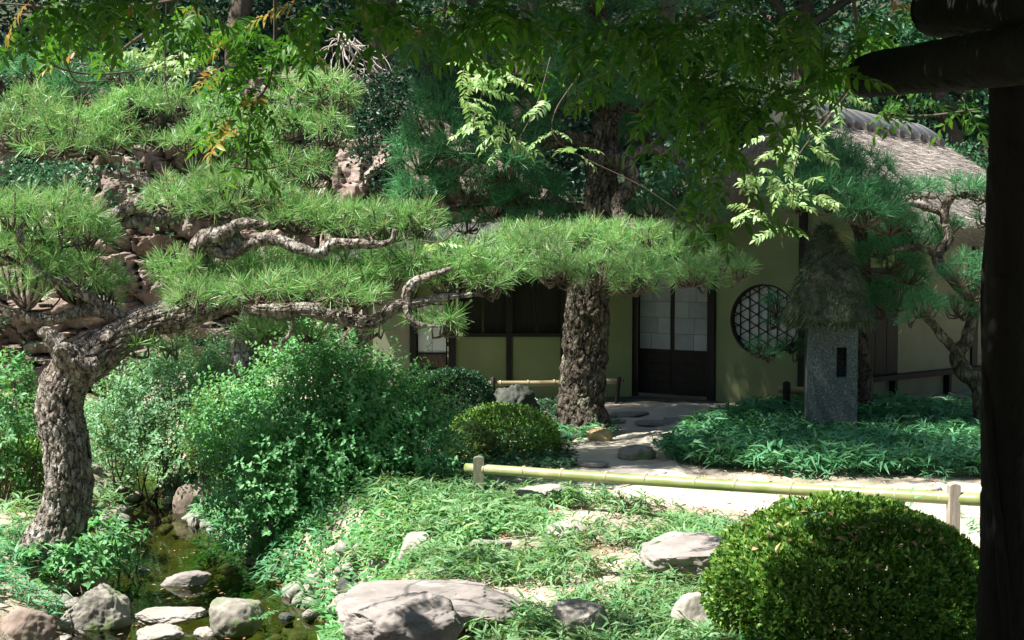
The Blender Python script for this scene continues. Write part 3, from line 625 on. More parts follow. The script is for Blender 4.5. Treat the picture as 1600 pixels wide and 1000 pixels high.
# ------------------------------------------------------------------ pines
rngT = np.random.default_rng(3)
TUFTS = [tuft_t(rngT) for _ in range(7)]
TUFTS_SMALL = [tuft_t(rngT, 30, 4, 85, .016) for _ in range(6)]
def pad(t, px, py, rx, ry, D, m, seed, L=.125, dens=1., root=None, twigs=None, small=False):
    rng = np.random.default_rng(seed); c = P(px, py, D); a = 1.14*rx/S(D); h = 1.27*ry/S(D); b = min(a*.6, .42); a = max(a-.06, .05); hh = max(h-.05, .03)
    n = int(dens*(20+215*a*b)); d = rdir(n*14, rng); d = d[d[:, 2] > -.4]; q = d*rng.uniform(.55, 1.0, len(d))[:, None]*np.array([a, b, hh]); keep = []
    gap = L*.6
    for k_ in range(len(q)):            # spaced shoots, so that each brush stays readable
        if len(keep) >= n: break
        if not keep or (((q[keep]-q[k_])**2).sum(1).min() > gap*gap): keep.append(k_)
    d = d[keep]; n = len(d); p = c+q[keep]; p[:, 2] += .05*fbm(p*6, seed, 2)
    ax = d*np.array([1.1, 1.1, .6])+np.array([0, 0, .62])+rng.normal(size=(n, 3))*.2
    V, F = place_many(TUFTS_SMALL if small else TUFTS, p, frames(ax, rdir(n, rng)), L*rng.uniform(.65, 1.2, n), rng)
    t.part('needle_pad', V, F, m, kind='stuff')
    if twigs is not None:
        o = c+np.array([0, 0, -hh*.9]) if root is None else np.asarray(root)
        for i in rng.choice(n, min(n, 14), replace=False):
            mdl = (o*.4+p[i]*.6)+rng.normal(size=3)*.02-np.array([0, 0, .05]); twigs.append(tube([o, mdl, p[i]], [.011, .008, .004], 5, .06, gnarl=.012, seed=seed+i))
def limb(t, pts, name='branch', seg=28, bark=.016, cell=(.04, .055), seed=0, m='bark', gnarl=.014, step=.012):
    c = np.array([P(a, b, d) for a, b, r, d in pts]); r = [.86*q[2]/S(q[3]) for q in pts]
    V, F = tube(c, r, seg, step, bark, cell, seed, gnarl); return t.part(name, V, F, M[m])

# the leaning pine beside the stream
b0 = P(80, 880, 8.5)
pine = Thing('pine_tree', b0, 'leaning old pine with thick scaly trunk standing beside the stream', 'tree', 'pruned garden pines')
limb(pine, [(58, 905, 72, 8.45), (78, 865, 58, 8.5), (98, 815, 43, 8.5), (108, 765, 40, 8.5), (104, 705, 39, 8.5), (96, 650, 38, 8.5), (103, 605, 42, 8.52), (130, 570, 41, 8.55), (175, 535, 33, 8.6), (225, 505, 28, 8.65), (280, 492, 27, 8.7), (325, 478, 25, 8.75), (365, 470, 14, 8.8), (420, 486, 11, 8.75), (475, 483, 11, 8.7), (530, 496, 11, 8.65), (582, 502, 12, 8.6), (618, 480, 10, 8.6), (655, 474, 7.5, 8.6), (700, 463, 6, 8.6), (745, 460, 3.5, 8.6)], 'trunk', 140, .030, (.055, .15), 5, gnarl=.006, step=.011)
limb(pine, [(128, 575, 22, 8.45), (105, 560, 20, 8.4), (88, 535, 16, 8.35), (72, 520, 11, 8.32), (60, 522, 5, 8.3)], seed=6)
limb(pine, [(150, 570, 14, 8.4), (125, 570, 13, 8.33), (100, 545, 12, 8.3), (88, 550, 8, 8.28)], 'stub', seed=16)
limb(pine, [(210, 512, 16, 8.6), (170, 488, 14, 8.6), (130, 485, 11, 8.55), (80, 500, 9, 8.5), (20, 488, 8, 8.5), (-40, 470, 5, 8.5)], seed=7)
limb(pine, [(335, 474, 20, 8.8), (330, 440, 17, 8.85), (308, 400, 16, 8.8), (322, 372, 17, 8.75), (355, 362, 13, 8.7), (380, 350, 9, 8.7), (420, 352, 6, 8.7)], seed=8)
limb(pine, [(318, 386, 12, 8.8), (360, 395, 10, 8.75), (395, 380, 10, 8.7), (430, 374, 11, 8.65), (468, 388, 9, 8.6), (500, 396, 9, 8.6), (520, 382, 9, 8.6), (560, 381, 8, 8.6), (608, 380, 5, 8.6), (618, 360, 4, 8.6)], seed=9)
limb(pine, [(642, 474, 9, 8.6), (637, 458, 9, 8.59), (648, 442, 8, 8.58), (672, 432, 6, 8.57), (705, 420, 3, 8.56)], seed=10, gnarl=.008)
limb(pine, [(632, 478, 5, 8.57), (640, 497, 5, 8.55), (658, 508, 3.5, 8.54), (690, 510, 2, 8.53)], seed=12, gnarl=.008, bark=.008)
limb(pine, [(455, 490, 4, 8.7), (454, 520, 4, 8.7), (440, 535, 3, 8.7)], seed=13, bark=.004)
limb(pine, [(175, 490, 9, 8.6), (120, 450, 9, 8.5), (70, 430, 7, 8.45), (40, 400, 6, 8.4), (30, 360, 5, 8.35)], seed=14)
limb(pine, [(225, 500, 11, 8.7), (255, 478, 9, 8.7), (285, 455, 7, 8.65), (290, 430, 5, 8.65)], seed=15)
tw = []
PADS = [(20, 330, 85, 38, 8.3), (95, 345, 80, 45, 8.4), (140, 365, 45, 28, 8.45), (25, 385, 70, 30, 8.3), (40, 440, 80, 50, 8.3), (120, 435, 75, 45, 8.45), (165, 455, 35, 35, 8.5), (85, 400, 60, 25, 8.6),
        (285, 302, 70, 32, 8.8), (360, 295, 75, 32, 8.75), (425, 305, 45, 25, 8.7), (330, 325, 60, 22, 8.65),
        (275, 420, 48, 30, 8.6), (305, 445, 55, 42, 8.55), (365, 435, 55, 30, 8.7), (420, 445, 70, 30, 8.75), (480, 440, 60, 32, 8.7), (430, 410, 70, 22, 9.0),
        (470, 340, 62, 30, 8.7), (540, 345, 62, 32, 8.65), (610, 348, 58, 34, 8.6), (655, 345, 42, 30, 8.6), (520, 330, 80, 22, 8.9),
        (550, 410, 60, 30, 8.8), (600, 425, 65, 38, 8.7), (545, 455, 60, 28, 8.65), (655, 405, 60, 30, 8.6), (715, 410, 65, 36, 8.55), (760, 435, 48, 32, 8.5), (700, 438, 60, 26, 8.5),
        (400, 452, 62, 26, 8.2), (300, 458, 46, 26, 8.2), (515, 455, 58, 22, 8.3), (585, 462, 34, 16, 8.3), (655, 500, 32, 16, 8.5), (695, 505, 34, 26, 8.45), (215, 548, 38, 18, 8.4), (265, 540, 35, 14, 8.6), (420, 515, 55, 18, 8.9), (480, 520, 40, 14, 8.9), (590, 515, 26, 14, 8.8)]
for k, (x, y, rx, ry, D) in enumerate(PADS): pad(pine, x, y, rx, ry, D+.22, M['needle_lit'], 200+k, twigs=tw, dens=1.1)
V, F = join(tw); pine.part('twigs', V, F, M['twig'], kind='stuff')

# a second pine behind it, whose sinuous limbs show over the cliff
bp_ = hit(235, 640); bp_[1] = 11.4; bp_ = P(395, 640, 11.4)
pine2 = Thing('pine_tree', (bp_[0], bp_[1], -.2), 'pine behind the leaning one with bright upper pads over the cliff', 'tree', 'pruned garden pines')
limb(pine2, [(400, 680, 34, 11.5), (392, 600, 28, 11.5), (385, 540, 25, 11.5), (400, 470, 24, 11.5), (380, 410, 22, 11.5), (350, 360, 20, 11.5), (330, 300, 19, 11.5), (345, 240, 17, 11.5), (380, 190, 14, 11.5), (420, 140, 11, 11.5), (440, 90, 7, 11.5)], 'trunk', 48, .02, (.06, .12), 30)
limb(pine2, [(335, 300, 13, 11.4), (290, 330, 11, 11.2), (215, 345, 13, 11), (165, 345, 14, 10.9), (195, 328, 13, 10.9), (232, 305, 11, 10.9), (228, 285, 9, 10.9), (190, 275, 7, 10.9), (160, 268, 4, 10.9)], seed=31)
limb(pine2, [(345, 245, 12, 11.4), (290, 215, 10, 11.3), (255, 200, 11, 11.2), (245, 180, 7, 11.2), (200, 165, 5, 11.2)], seed=32, m='bark_dark')
limb(pine2, [(380, 190, 9, 11.4), (440, 170, 8, 11.4), (500, 165, 6, 11.3), (540, 150, 3, 11.3)], seed=33)
limb(pine2, [(350, 260, 9, 11.4), (410, 250, 8, 11.3), (470, 235, 6, 11.2), (510, 215, 3, 11.2)], seed=34)
limb(pine2, [(255, 205, 8, 11.2), (150, 235, 8, 11.1), (80, 240, 7, 11), (0, 232, 5, 11)], seed=35, m='bark_dark')
tw = []
PADS2 = [(30, 200, 60, 38, 11.0), (110, 205, 65, 38, 11.0), (170, 195, 50, 30, 11.1), (60, 165, 55, 28, 11.3), (215, 165, 60, 28, 11.3), (270, 160, 55, 26, 11.3), (100, 230, 70, 18, 10.9), (160, 220, 40, 18, 10.9),
         (315, 215, 48, 24, 11.0), (390, 215, 55, 28, 11.2), (290, 225, 40, 20, 10.9), (345, 180, 50, 24, 11.4), (455, 195, 50, 26, 11.2), (515, 205, 42, 28, 11.1), (525, 140, 42, 28, 11.2), (480, 130, 45, 22, 11.3), (540, 165, 28, 18, 11.2), (450, 160, 40, 20, 11.3),
         (440, 265, 50, 28, 11.1), (485, 270, 42, 28, 11.0), (410, 235, 45, 24, 11.2), (470, 300, 40, 18, 11.1), (500, 250, 26, 16, 11.), (230, 225, 32, 16, 11.0), (120, 140, 50, 22, 11.5), (60, 110, 60, 26, 11.7), (180, 110, 50, 22, 11.7)]
for k, (x, y, rx, ry, D) in enumerate(PADS2): pad(pine2, x, y, rx, ry, D, M['needle_lit'] if k < 24 else M['needle_shaded'], 300+k, L=.15, twigs=tw, small=True)
V, F = join(tw); pine2.part('twigs', V, F, M['twig'], kind='stuff')

# the big pine in front of the house
bc = P(915, 680, 11.8)
pine3 = Thing('pine_tree', (bc[0], bc[1], 0), 'big straight-trunked pine standing in front of the ochre house wall', 'tree', 'pruned garden pines')
limb(pine3, [(912, 710, 62, 11.8), (912, 680, 52, 11.8), (910, 640, 43, 11.8), (910, 590, 39, 11.8), (914, 530, 38, 11.8), (920, 470, 37, 11.8), (930, 410, 33, 11.8), (938, 350, 29, 11.85), (940, 290, 27, 11.9), (943, 230, 23, 11.95), (950, 150, 20, 12), (940, 60, 17, 12), (920, -40, 14, 12), (930, -160, 10, 12), (925, -260, 6, 12)], 'trunk', 140, .036, (.075, .17), 41, m='bark_dark', gnarl=.005, step=.014)
limb(pine3, [(945, 240, 15, 11.7), (975, 262, 14, 11.6), (985, 290, 13, 11.55), (968, 315, 13, 11.5), (975, 345, 12, 11.4), (1010, 365, 9, 11.2), (1070, 385, 6, 11), (1120, 400, 3, 10.9)], seed=42, m='bark_dark')
limb(pine3, [(935, 385, 14, 11.7), (890, 395, 11, 11.4), (840, 410, 9, 11.1), (790, 415, 6, 10.9), (740, 420, 3, 10.8)], seed=43, m='bark_dark')
limb(pine3, [(943, 230, 14, 11.9), (890, 215, 12, 11.9), (830, 230, 10, 11.9), (760, 240, 8, 11.9), (690, 245, 5, 11.9), (650, 265, 3, 11.9)], seed=44, m='bark_dark')
limb(pine3, [(942, 270, 12, 11.9), (1000, 235, 10, 12.1), (1045, 240, 9, 12.2), (1070, 262, 7, 12.2), (1100, 300, 4, 12.2)], seed=45)
limb(pine3, [(950, 140, 12, 12), (870, 120, 10, 12), (790, 130, 8, 12), (720, 140, 4, 12)], seed=46, m='bark_dark')
limb(pine3, [(938, 330, 10, 11.9), (860, 320, 8, 12), (780, 315, 6, 12.1), (700, 330, 4, 12.2)], seed=47, m='bark_dark')
limb(pine3, [(925, -20, 10, 12), (1000, -50, 8, 12), (1090, -60, 5, 12)], seed=48, m='bark_dark')
limb(pine3, [(925, -80, 9, 12), (850, -110, 7, 12), (760, -110, 4, 12)], seed=49, m='bark_dark')
tw = []
PADS3 = [(780, 412, 52, 26, 10.8), (830, 392, 50, 24, 11.0), (880, 412, 46, 26, 10.6), (935, 425, 44, 30, 10.5), (960, 392, 46, 22, 11.0), (1005, 424, 44, 30, 10.5), (1045, 402, 44, 26, 10.8), (1080, 428, 40, 24, 10.4), (1125, 408, 40, 24, 10.7), (1155, 424, 30, 18, 10.6), (985, 440, 45, 26, 10.5), (870, 425, 45, 22, 10.6), (1090, 430, 40, 22, 10.5), (850, 370, 90, 22, 11.3), (960, 368, 80, 22, 11.3), (1050, 380, 60, 22, 11.2), (755, 430, 35, 24, 10.7), (1020, 375, 60, 20, 11)]
for k, (x, y, rx, ry, D) in enumerate(PADS3): pad(pine3, x, y, rx, ry, D, M['needle_lit'], 400+k, twigs=tw, L=.13, dens=1.1)
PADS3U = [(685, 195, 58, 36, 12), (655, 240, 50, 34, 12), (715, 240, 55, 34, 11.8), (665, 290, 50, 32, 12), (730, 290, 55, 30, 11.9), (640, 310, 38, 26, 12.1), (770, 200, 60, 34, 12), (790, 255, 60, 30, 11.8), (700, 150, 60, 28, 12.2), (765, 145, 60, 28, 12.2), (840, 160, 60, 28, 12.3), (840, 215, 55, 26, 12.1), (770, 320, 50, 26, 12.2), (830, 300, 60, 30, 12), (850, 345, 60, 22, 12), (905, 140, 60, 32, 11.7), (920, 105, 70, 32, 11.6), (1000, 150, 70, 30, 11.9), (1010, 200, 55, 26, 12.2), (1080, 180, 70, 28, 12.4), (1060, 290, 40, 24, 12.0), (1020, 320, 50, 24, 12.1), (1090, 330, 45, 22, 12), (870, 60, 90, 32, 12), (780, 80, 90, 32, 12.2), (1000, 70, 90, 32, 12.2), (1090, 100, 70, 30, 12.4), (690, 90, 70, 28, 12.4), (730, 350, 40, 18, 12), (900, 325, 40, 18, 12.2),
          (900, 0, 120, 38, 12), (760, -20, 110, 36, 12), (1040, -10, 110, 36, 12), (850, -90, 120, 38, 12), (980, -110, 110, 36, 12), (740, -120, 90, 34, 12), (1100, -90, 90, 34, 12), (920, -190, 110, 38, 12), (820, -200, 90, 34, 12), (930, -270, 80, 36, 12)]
for k, (x, y, rx, ry, D) in enumerate(PADS3U): pad(pine3, x, y, rx, ry, D, M['needle_shaded'], 450+k, twigs=tw if k < 30 else None, L=.15, dens=1.15, small=k > 29)
rg = np.random.default_rng(433)
for k in range(108):  # unseen pads added above the frame to shade house, grass and lantern
    x_, y_, z_ = rg.uniform(-2.7, 1.15), rg.uniform(11.0, 14.4), rg.uniform(4.5, 6.4)
    if k > 95: x_, y_, z_ = rg.uniform(.0, 1.3), rg.uniform(9.9, 11.3), rg.uniform(4.6, 5.3)
    elif k > 80: x_, y_, z_ = rg.uniform(-2.6, -1.4), rg.uniform(8.7, 9.4), rg.uniform(4.5, 5.2)
    elif k > 63: x_, y_, z_ = rg.uniform(-1.9, 1.3), rg.uniform(12.2, 14.2), rg.uniform(4.6, 5.2)
    elif k > 45: x_, y_, z_ = rg.uniform(-1.0, 1.1), rg.uniform(8.2, 9.5), rg.uniform(4.5, 5.4)
    if z_ < CAMZ+.215*y_+.2: z_ = CAMZ+.215*y_+.25
    qx_, qy_ = to_px(np.array([x_, y_, z_])); pad(pine3, float(qx_), float(qy_), 110, 36, y_, M['needle_shaded'], 4400+k, L=.17, dens=1.0, small=True)
V, F = join(tw); pine3.part('twigs', V, F, M['twig'], kind='stuff')

# pine behind the lantern and the small crooked pine near the post
bl = P(1330, 690, 12.6)
pine4 = Thing('pine_tree', (bl[0], bl[1], 0), 'dark-padded pine growing behind the stone lantern against the house', 'tree', 'pruned garden pines')
limb(pine4, [(1345, 690, 16, 12.6), (1352, 600, 14, 12.6), (1340, 500, 13, 12.6), (1350, 420, 12, 12.4), (1340, 350, 11, 12), (1320, 300, 9, 11.6), (1310, 260, 6, 11.5)], 'trunk', 24, .012, (.05, .09), 51, m='bark_dark')
limb(pine4, [(1345, 540, 9, 12.6), (1290, 545, 7, 12.4), (1255, 535, 5, 12.2), (1220, 545, 4, 12), (1185, 545, 2, 11.9)], seed=52, m='bark_dark')
limb(pine4, [(1342, 340, 8, 12), (1390, 330, 7, 11.9), (1430, 335, 5, 11.8)], seed=53, m='bark_dark')
tw = []
for k, (x, y, rx, ry, D) in enumerate([(1290, 250, 62, 36, 11.3), (1345, 270, 60, 34, 11.3), (1245, 285, 55, 30, 11.4), (1300, 300, 70, 34, 11.1), (1360, 320, 55, 32, 11.2), (1350, 335, 50, 24, 11), (1250, 310, 45, 24, 11.3), (1390, 345, 45, 26, 11.4), (1265, 225, 45, 26, 11.6), (1400, 300, 40, 22, 11.6), (1375, 385, 40, 20, 12.2), (1385, 400, 60, 30, 12), (1400, 460, 60, 30, 12.4), (1370, 480, 40, 20, 12.2), (1430, 370, 50, 24, 12),
                                       (1212, 475, 22, 22, 11.9), (1195, 545, 36, 15, 11.8), (1235, 540, 28, 14, 12), (1246, 555, 16, 12, 12.0), (1212, 505, 26, 12, 12)]):
    pad(pine4, x, y, rx, ry, D, M['needle_shaded'], 500+k, twigs=tw, L=.14 if k < 15 else .11, dens=1.5 if k < 15 else .5)
V, F = join(tw); pine4.part('twigs', V, F, M['twig'], kind='stuff')
br = P(1515, 600, 11.6)
pine5 = Thing('pine_tree', (br[0], br[1], 0), 'small crooked dark pine in the bamboo grass close to the trellis post', 'tree', 'pruned garden pines')
limb(pine5, [(1540, 690, 16, 11.7), (1528, 610, 14, 11.7), (1505, 580, 15, 11.7), (1495, 555, 13, 11.7), (1510, 525, 11, 11.6), (1520, 480, 9, 11.6), (1490, 440, 9, 11.6), (1465, 405, 9, 11.7), (1480, 370, 8, 11.8), (1475, 330, 8, 11.8), (1490, 305, 6, 11.8), (1520, 300, 4, 11.8)], 'trunk', 28, .012, (.05, .09), 61, m='bark_dark')
limb(pine5, [(1500, 560, 9, 11.6), (1475, 530, 8, 11.5), (1455, 505, 6, 11.4), (1440, 490, 4, 11.3)], seed=62, m='bark_dark')
limb(pine5, [(1468, 400, 6, 11.7), (1430, 385, 5, 11.6), (1395, 390, 3, 11.5)], seed=63, m='bark_dark')
limb(pine5, [(1476, 335, 5, 11.8), (1440, 322, 5, 11.8), (1420, 318, 3, 11.8)], seed=64, m='bark_dark')
tw = []
for k, (x, y, rx, ry, D) in enumerate([(1445, 478, 34, 22, 11.2), (1500, 425, 36, 26, 11.3), (1520, 450, 30, 24, 11.4), (1500, 480, 34, 20, 11.6), (1425, 495, 20, 14, 11.2), (1440, 295, 42, 16, 11.9), (1500, 292, 48, 18, 11.9), (1540, 300, 40, 18, 11.9), (1480, 350, 34, 16, 12), (1415, 350, 30, 16, 11.9), (1420, 425, 36, 22, 12), (1535, 420, 30, 24, 11.4), (1545, 340, 30, 16, 12)]):
    pad(pine5, x, y, rx, ry, D, M['needle_shaded'], 550+k, twigs=tw, L=.12, dens=.8)
V, F = join(tw); pine5.part('twigs', V, F, M['twig'], kind='stuff')

# tangle of bare twigs in the dark recess
ps = []; rng = np.random.default_rng(77); o = P(545, 60, 17.5)
for i in range(26):
    q = o+np.array([rng.normal()*.08, rng.normal()*.2, 0]); d = nrm(np.array([rng.uniform(-.9, 1), rng.normal()*.3, rng.uniform(-1.1, -.1)])); pts = [q]
    for k in range(5): d = nrm(d+rng.normal(size=3)*.45+np.array([0, 0, -.12])); q = q+d*rng.uniform(.13, .24); pts.append(q)
    ps.append(tube(pts, np.linspace(.012, .003, 6), 5, .06, gnarl=.01, seed=i))
V, F = join(ps); single('dead_branch', o, V, F, M['pale_twig'], 'pale tangle of bare dead twigs hanging in the dark recess of the wood', 'dead branch')

# ------------------------------------------------------------------ shrubs
LEAF = leaf_t(.55, .15, .12); DIA = diamond_t(.55, .12)
def sprays(c, rad, n, rng, L=.045, per=11, shoot=.26, up=.5):
    """leafy shoots pointing out of an uneven mound"""
    d = rdir(n*2, rng); d = d[d[:, 2] > -.5][:n]; n = len(d)
    bump = 1+.30*fbm(d*2.6+c, 5, 3)
    p0 = c+d*np.asarray(rad)*(bump*rng.uniform(.4, 1.04, n))[:, None]
    ax = nrm(d+np.array([0, 0, up])+rng.normal(size=(n, 3))*.4); pos, dr, upv, sz = [], [], [], []
    for k in range(per):
        t = (k+1)/per; a = k*2.4+rng.random(n)*.8; s = nrm(np.cross(ax, np.array([.3, .2, 1.]))); b = np.cross(ax, s)
        side = s*np.cos(a)[:, None]+b*np.sin(a)[:, None]
        pos.append(p0+ax*shoot*t-np.array([0, 0, .05])*t*t); dr.append(ax*(.35+.5*(t > .9))+side*.8+rng.normal(size=(n, 3))*.15); upv.append(ax*.7+np.array([0, 0, .8])+rng.normal(size=(n, 3))*.3); sz.append(L*rng.uniform(.7, 1.2, n)*(1-.35*t))
    return place(LEAF, np.vstack(pos), frames(np.vstack(dr), np.vstack(upv)), np.concatenate(sz))
def stems(c, base, rad, n, rng, r=.009):
    n = max(2, int(n*.4))
    ps = []
    for i in range(n):
        d = rdir(1, rng)[0]; d[2] = abs(d[2]); e = c+d*rad*.75; s = base+np.array([rng.normal()*.1, rng.normal()*.1, -.05]); ps.append(tube([s, (s+e)/2+rng.normal(size=3)*.06, e], [r, r*.7, r*.3], 5, .1, gnarl=.015, seed=i))
    return join(ps)
def leafy_bush(name, blobs, m, label, seed, L=.045, dens=1., per=11, shoot=.26, cat='bush', group=None, nst=14):
    rng = np.random.default_rng(seed); ps = []; bs = []
    for px, py, rx, ry, D in blobs:
        c = P(px, py, D); rad = np.array([rx, min(rx, ry)*1.0, ry])*.84/S(D); ps.append(sprays(c, rad, int(dens*1900*(rad[0]*rad[2])), rng, L, per, shoot)); bs.append((c, rad))
    c0 = bs[0][0].copy(); c0[2] = float(ground_z(c0[0], c0[1])); t = Thing(name, c0, label, cat, group)
    V, F = join(ps); t.part('foliage', V, F, m, kind='stuff')
    V, F = join([stems(c, np.array([c[0]*.6+c0[0]*.4, c[1], ground_z(c[0], c[1])]), rad, nst, rng) for c, rad in bs]); t.part('stems', V, F, M['twig'], kind='stuff'); return t
G_L = 'loose leafy bushes along the stream'
leafy_bush('leafy_bush', [(520, 700, 190, 140, 9.4), (440, 760, 130, 100, 9.2), (600, 660, 120, 90, 9.5), (500, 600, 110, 70, 9.7), (390, 690, 100, 100, 9.5), (645, 735, 75, 75, 9.3), (560, 800, 110, 60, 9.1), (420, 830, 70, 45, 9.0), (480, 560, 60, 45, 9.8), (600, 625, 60, 45, 9.6)], M['bush'], 'largest bright green leafy bush, in the middle beside the bamboo rail', 600, .056, 1.15, shoot=.27, group=G_L)
leafy_bush('leafy_bush', [(240, 640, 105, 80, 11.6), (300, 590, 80, 55, 11.8), (190, 690, 60, 60, 11.4), (260, 710, 80, 55, 11.3), (330, 640, 60, 60, 11.7), (360, 570, 60, 40, 12)], M['bush_pale'], 'pale green bush seen just right of the leaning pine trunk', 610, .05, 1.1, group=G_L)
leafy_bush('leafy_bush', [(15, 605, 38, 38, 9.8), (32, 642, 44, 26, 9.8), (5, 575, 26, 20, 9.8), (8, 680, 36, 40, 9.8), (0, 735, 40, 40, 9.8)], M['bush'], 'small dark glossy shrub at the left edge before the cliff', 620, .06, 1.2, shoot=.16, per=8, cat='shrub', nst=2)
def dome(px, py, rx, ry, D, m, label, seed, L=.026, n=14000, name='clipped_bush', tex=1., depth=1., group='bushes clipped into domes', lift=.75):
    """a bush clipped into a dome: rosettes of small leaves over the whole surface and beneath it"""
    rng = np.random.default_rng(seed); c = P(px, py, D); rad = np.array([rx, rx*depth, ry])/S(D)
    def rad_at(d): return 1+.05*tex*fbm(d*2.4+c, seed, 2)+.03*tex*fbm(d*9, seed+3, 2)
    d = rdir(int(n*1.5), rng); d = d[d[:, 2] > -.55][:n]; k = len(d)
    sup = 1/(np.abs(d)**2.2).sum(1)**(1/2.2)
    p = c+d*rad*(sup*rad_at(d)*(1-.16*rng.random(k)**1.6))[:, None]
    nn = nrm(d/rad); ax = nn*.75+rdir(k, rng)*.75+np.array([0, 0, .25])
    base = np.array([c[0], c[1], float(ground_z(c[0], c[1]))]); t = Thing(name, base, label, 'bush', group)
    V, F = place(DIA, p, frames(ax, nn+rng.normal(size=(k, 3))*.5), L*rng.uniform(.7, 1.35, k)); t.part('foliage', V, F, m, kind='stuff')
    V, F = stems(c, base, rad, 40, rng, .008); t.part('stems', V, F, M['twig'], kind='stuff'); return t, c, rad
big, bc_, brad = dome(1318, 922, 212, 136, 5.55, M['azalea'], 'big clipped dome bush in the foreground, half in shade, sprinkled with dead leaves', 630, .026, 60000, tex=1.3)
dome(785, 700, 88, 68, 10.6, M['azalea'], 'medium clipped dome bush behind the left end of the bamboo rail', 631, .03, 9000, tex=1.6)
dome(735, 712, 40, 50, 10.2, M['azalea_yellow'], 'yellow-tipped clipped bush touching the big leafy bush and rail post', 636, .03, 4500, tex=1.6)
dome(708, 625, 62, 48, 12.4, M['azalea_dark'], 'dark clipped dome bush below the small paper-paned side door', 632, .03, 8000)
dome(335, 690, 42, 80, 10.6, M['azalea_yellow'], 'yellow-green clipped bush between the two leafy stream bushes', 633, .03, 6500, tex=1.4)
dome(15, 735, 75, 50, 10.2, M['azalea'], 'clipped bush behind the leaning pine at the left edge', 634, .03, 9000)
dome(30, 670, 60, 28, 11.5, M['bush_pale'], 'low pale green mound on the bank at the left edge under the cliff', 635, .03, 5000)
SASA_ = [sasa_t(np.random.default_rng(890+k), 6) for k in range(3)]
# dead leaves lying on the big dome
rng = np.random.default_rng(64); n = 100; d = nrm(np.column_stack([rng.normal(size=n)*.6-.1, rng.normal(size=n)*.5-.25, np.full(n, 1.)])); sup = 1/(np.abs(d)**2.2).sum(1)**(1/2.2)
p = bc_+d*brad*(sup*1.035)[:, None]; V, F = place(leaf_t(.5, .3, .2), p, frames(rng.normal(size=(n, 3))*[1, 1, .2], nrm(d/brad)+rng.normal(size=(n, 3))*.3), rng.uniform(.02, .05, n))
o = link('fallen_leaves', mesh('fallen_leaves', V-bc_, F, M['litter']), None, bc_, 'stuff'); 
for k, (px, py, D) in enumerate([(1262, 830, 5.35), (1238, 812, 5.5), (1135, 0, 0), (1435, 905, 5.15), (1425, 800, 5.75)]):
    if D: V, F = place_many(SASA_, P(px, py, D)[None], np.eye(3)[None], np.array([.075]), rng); link('bamboo_grass', mesh('bamboo_grass', V, F, M['sasa']), None, (0, 0, 0), 'stuff')
# shrubby growth on top of the cliff and beyond the roof
def mound(pts, m, seed, name, L=.07, dens=900):
    rng = np.random.default_rng(seed); ps = []
    for px, py, rx, ry, D in pts:
        c = P(px, py, D); rad = np.array([rx, rx*.8, ry])/S(D); n = int(dens*rad[0]*rad[2]*4); d = rdir(n, rng); p = c+d*rad*(rng.random(n)**.3*(1+.2*fbm(d*3+c, seed, 2)))[:, None]; ps.append(leafcloud(p, [DIA], L, rng))
    V, F = join(ps); c = V.mean(0); return c, V, F
for k, (pts, m, lab) in enumerate([([(60, 300, 80, 45, 16), (20, 270, 60, 30, 16.4), (110, 270, 60, 25, 16.6)], 'forest_mid', 'dark evergreen shrub rooted in the cliff face at the left edge'),
                                   ([(1440, 250, 60, 40, 19), (1500, 270, 60, 50, 18.6), (1390, 215, 50, 25, 19), (1540, 300, 50, 50, 18.5)], 'forest_mid', 'green shrub growing just beyond the sunlit thatch slope'),
                                   ([(590, 215, 60, 50, 16.8), (560, 170, 60, 50, 17), (620, 160, 60, 60, 17), (600, 280, 40, 22, 16.8)], 'forest', 'dark shrub in the recess between the two bright pines'),
                                   ([(35, 95, 60, 40, 17), (130, 80, 70, 40, 17.5), (250, 90, 80, 45, 17.2)], 'forest', 'grey-green shrub at the top of the cliff behind the pine pads')]):
    c, V, F = mound(pts, M[m], 640+k, 'shrub'); t = Thing('shrub', c, lab, 'shrub', 'wild shrubs on the cliff'); t.part('foliage', V, F, M[m], kind='stuff')

# ------------------------------------------------------------------ rocks
def ico(sub):
    import bmesh
    bm = bmesh.new(); bmesh.ops.create_icosphere(bm, subdivisions=sub, radius=1); V = np.array([v.co[:] for v in bm.verts]); F = np.array([[v.index for v in f.verts] for f in bm.faces]); bm.free(); return V, F
ICO5, ICO4, ICO2 = ico(6), ico(5), ico(3); ICO3 = ico(4)
def rock_shape(rad, seed, base, flat=.35, cuts=11, rough=1., yaw=0, top=None, px=1):
    rng = np.random.default_rng(seed); v, f = base; p = v.copy()
    for k in range(cuts):
        nn = nrm(rng.normal(size=3)); c = rng.uniform(.62, .92); d = p@nn; p = p-np.clip(d-c, 0, None)[:, None]*nn*.9
    if top is not None: nn = nrm(np.array([*(rng.normal(size=2)*.12), 1])); d = p@nn; p = p-np.clip(d-top, 0, None)[:, None]*nn*.93
    p = p*(1+rough*(.10*fbm(v*1.6+seed, seed, 3)+.035*fbm(v*6+seed, seed+1, 4)))[:, None]
    f1, f2, cid, cu, cv = worley2(v[:, 0]*1.6+.3*fbm(v*3, seed, 2), (v[:, 2]+v[:, 1]*.5)*2.4+.3*fbm(v*3+7, seed, 2), seed)
    p = p*(1-.035*rough*(1-sstep(0, .07, f2-f1)))[:, None]
    p = p*np.asarray(rad); c, s = math.cos(yaw), math.sin(yaw); return p@np.array([[c, s, 0], [-s, c, 0], [0, 0, 1]]), f
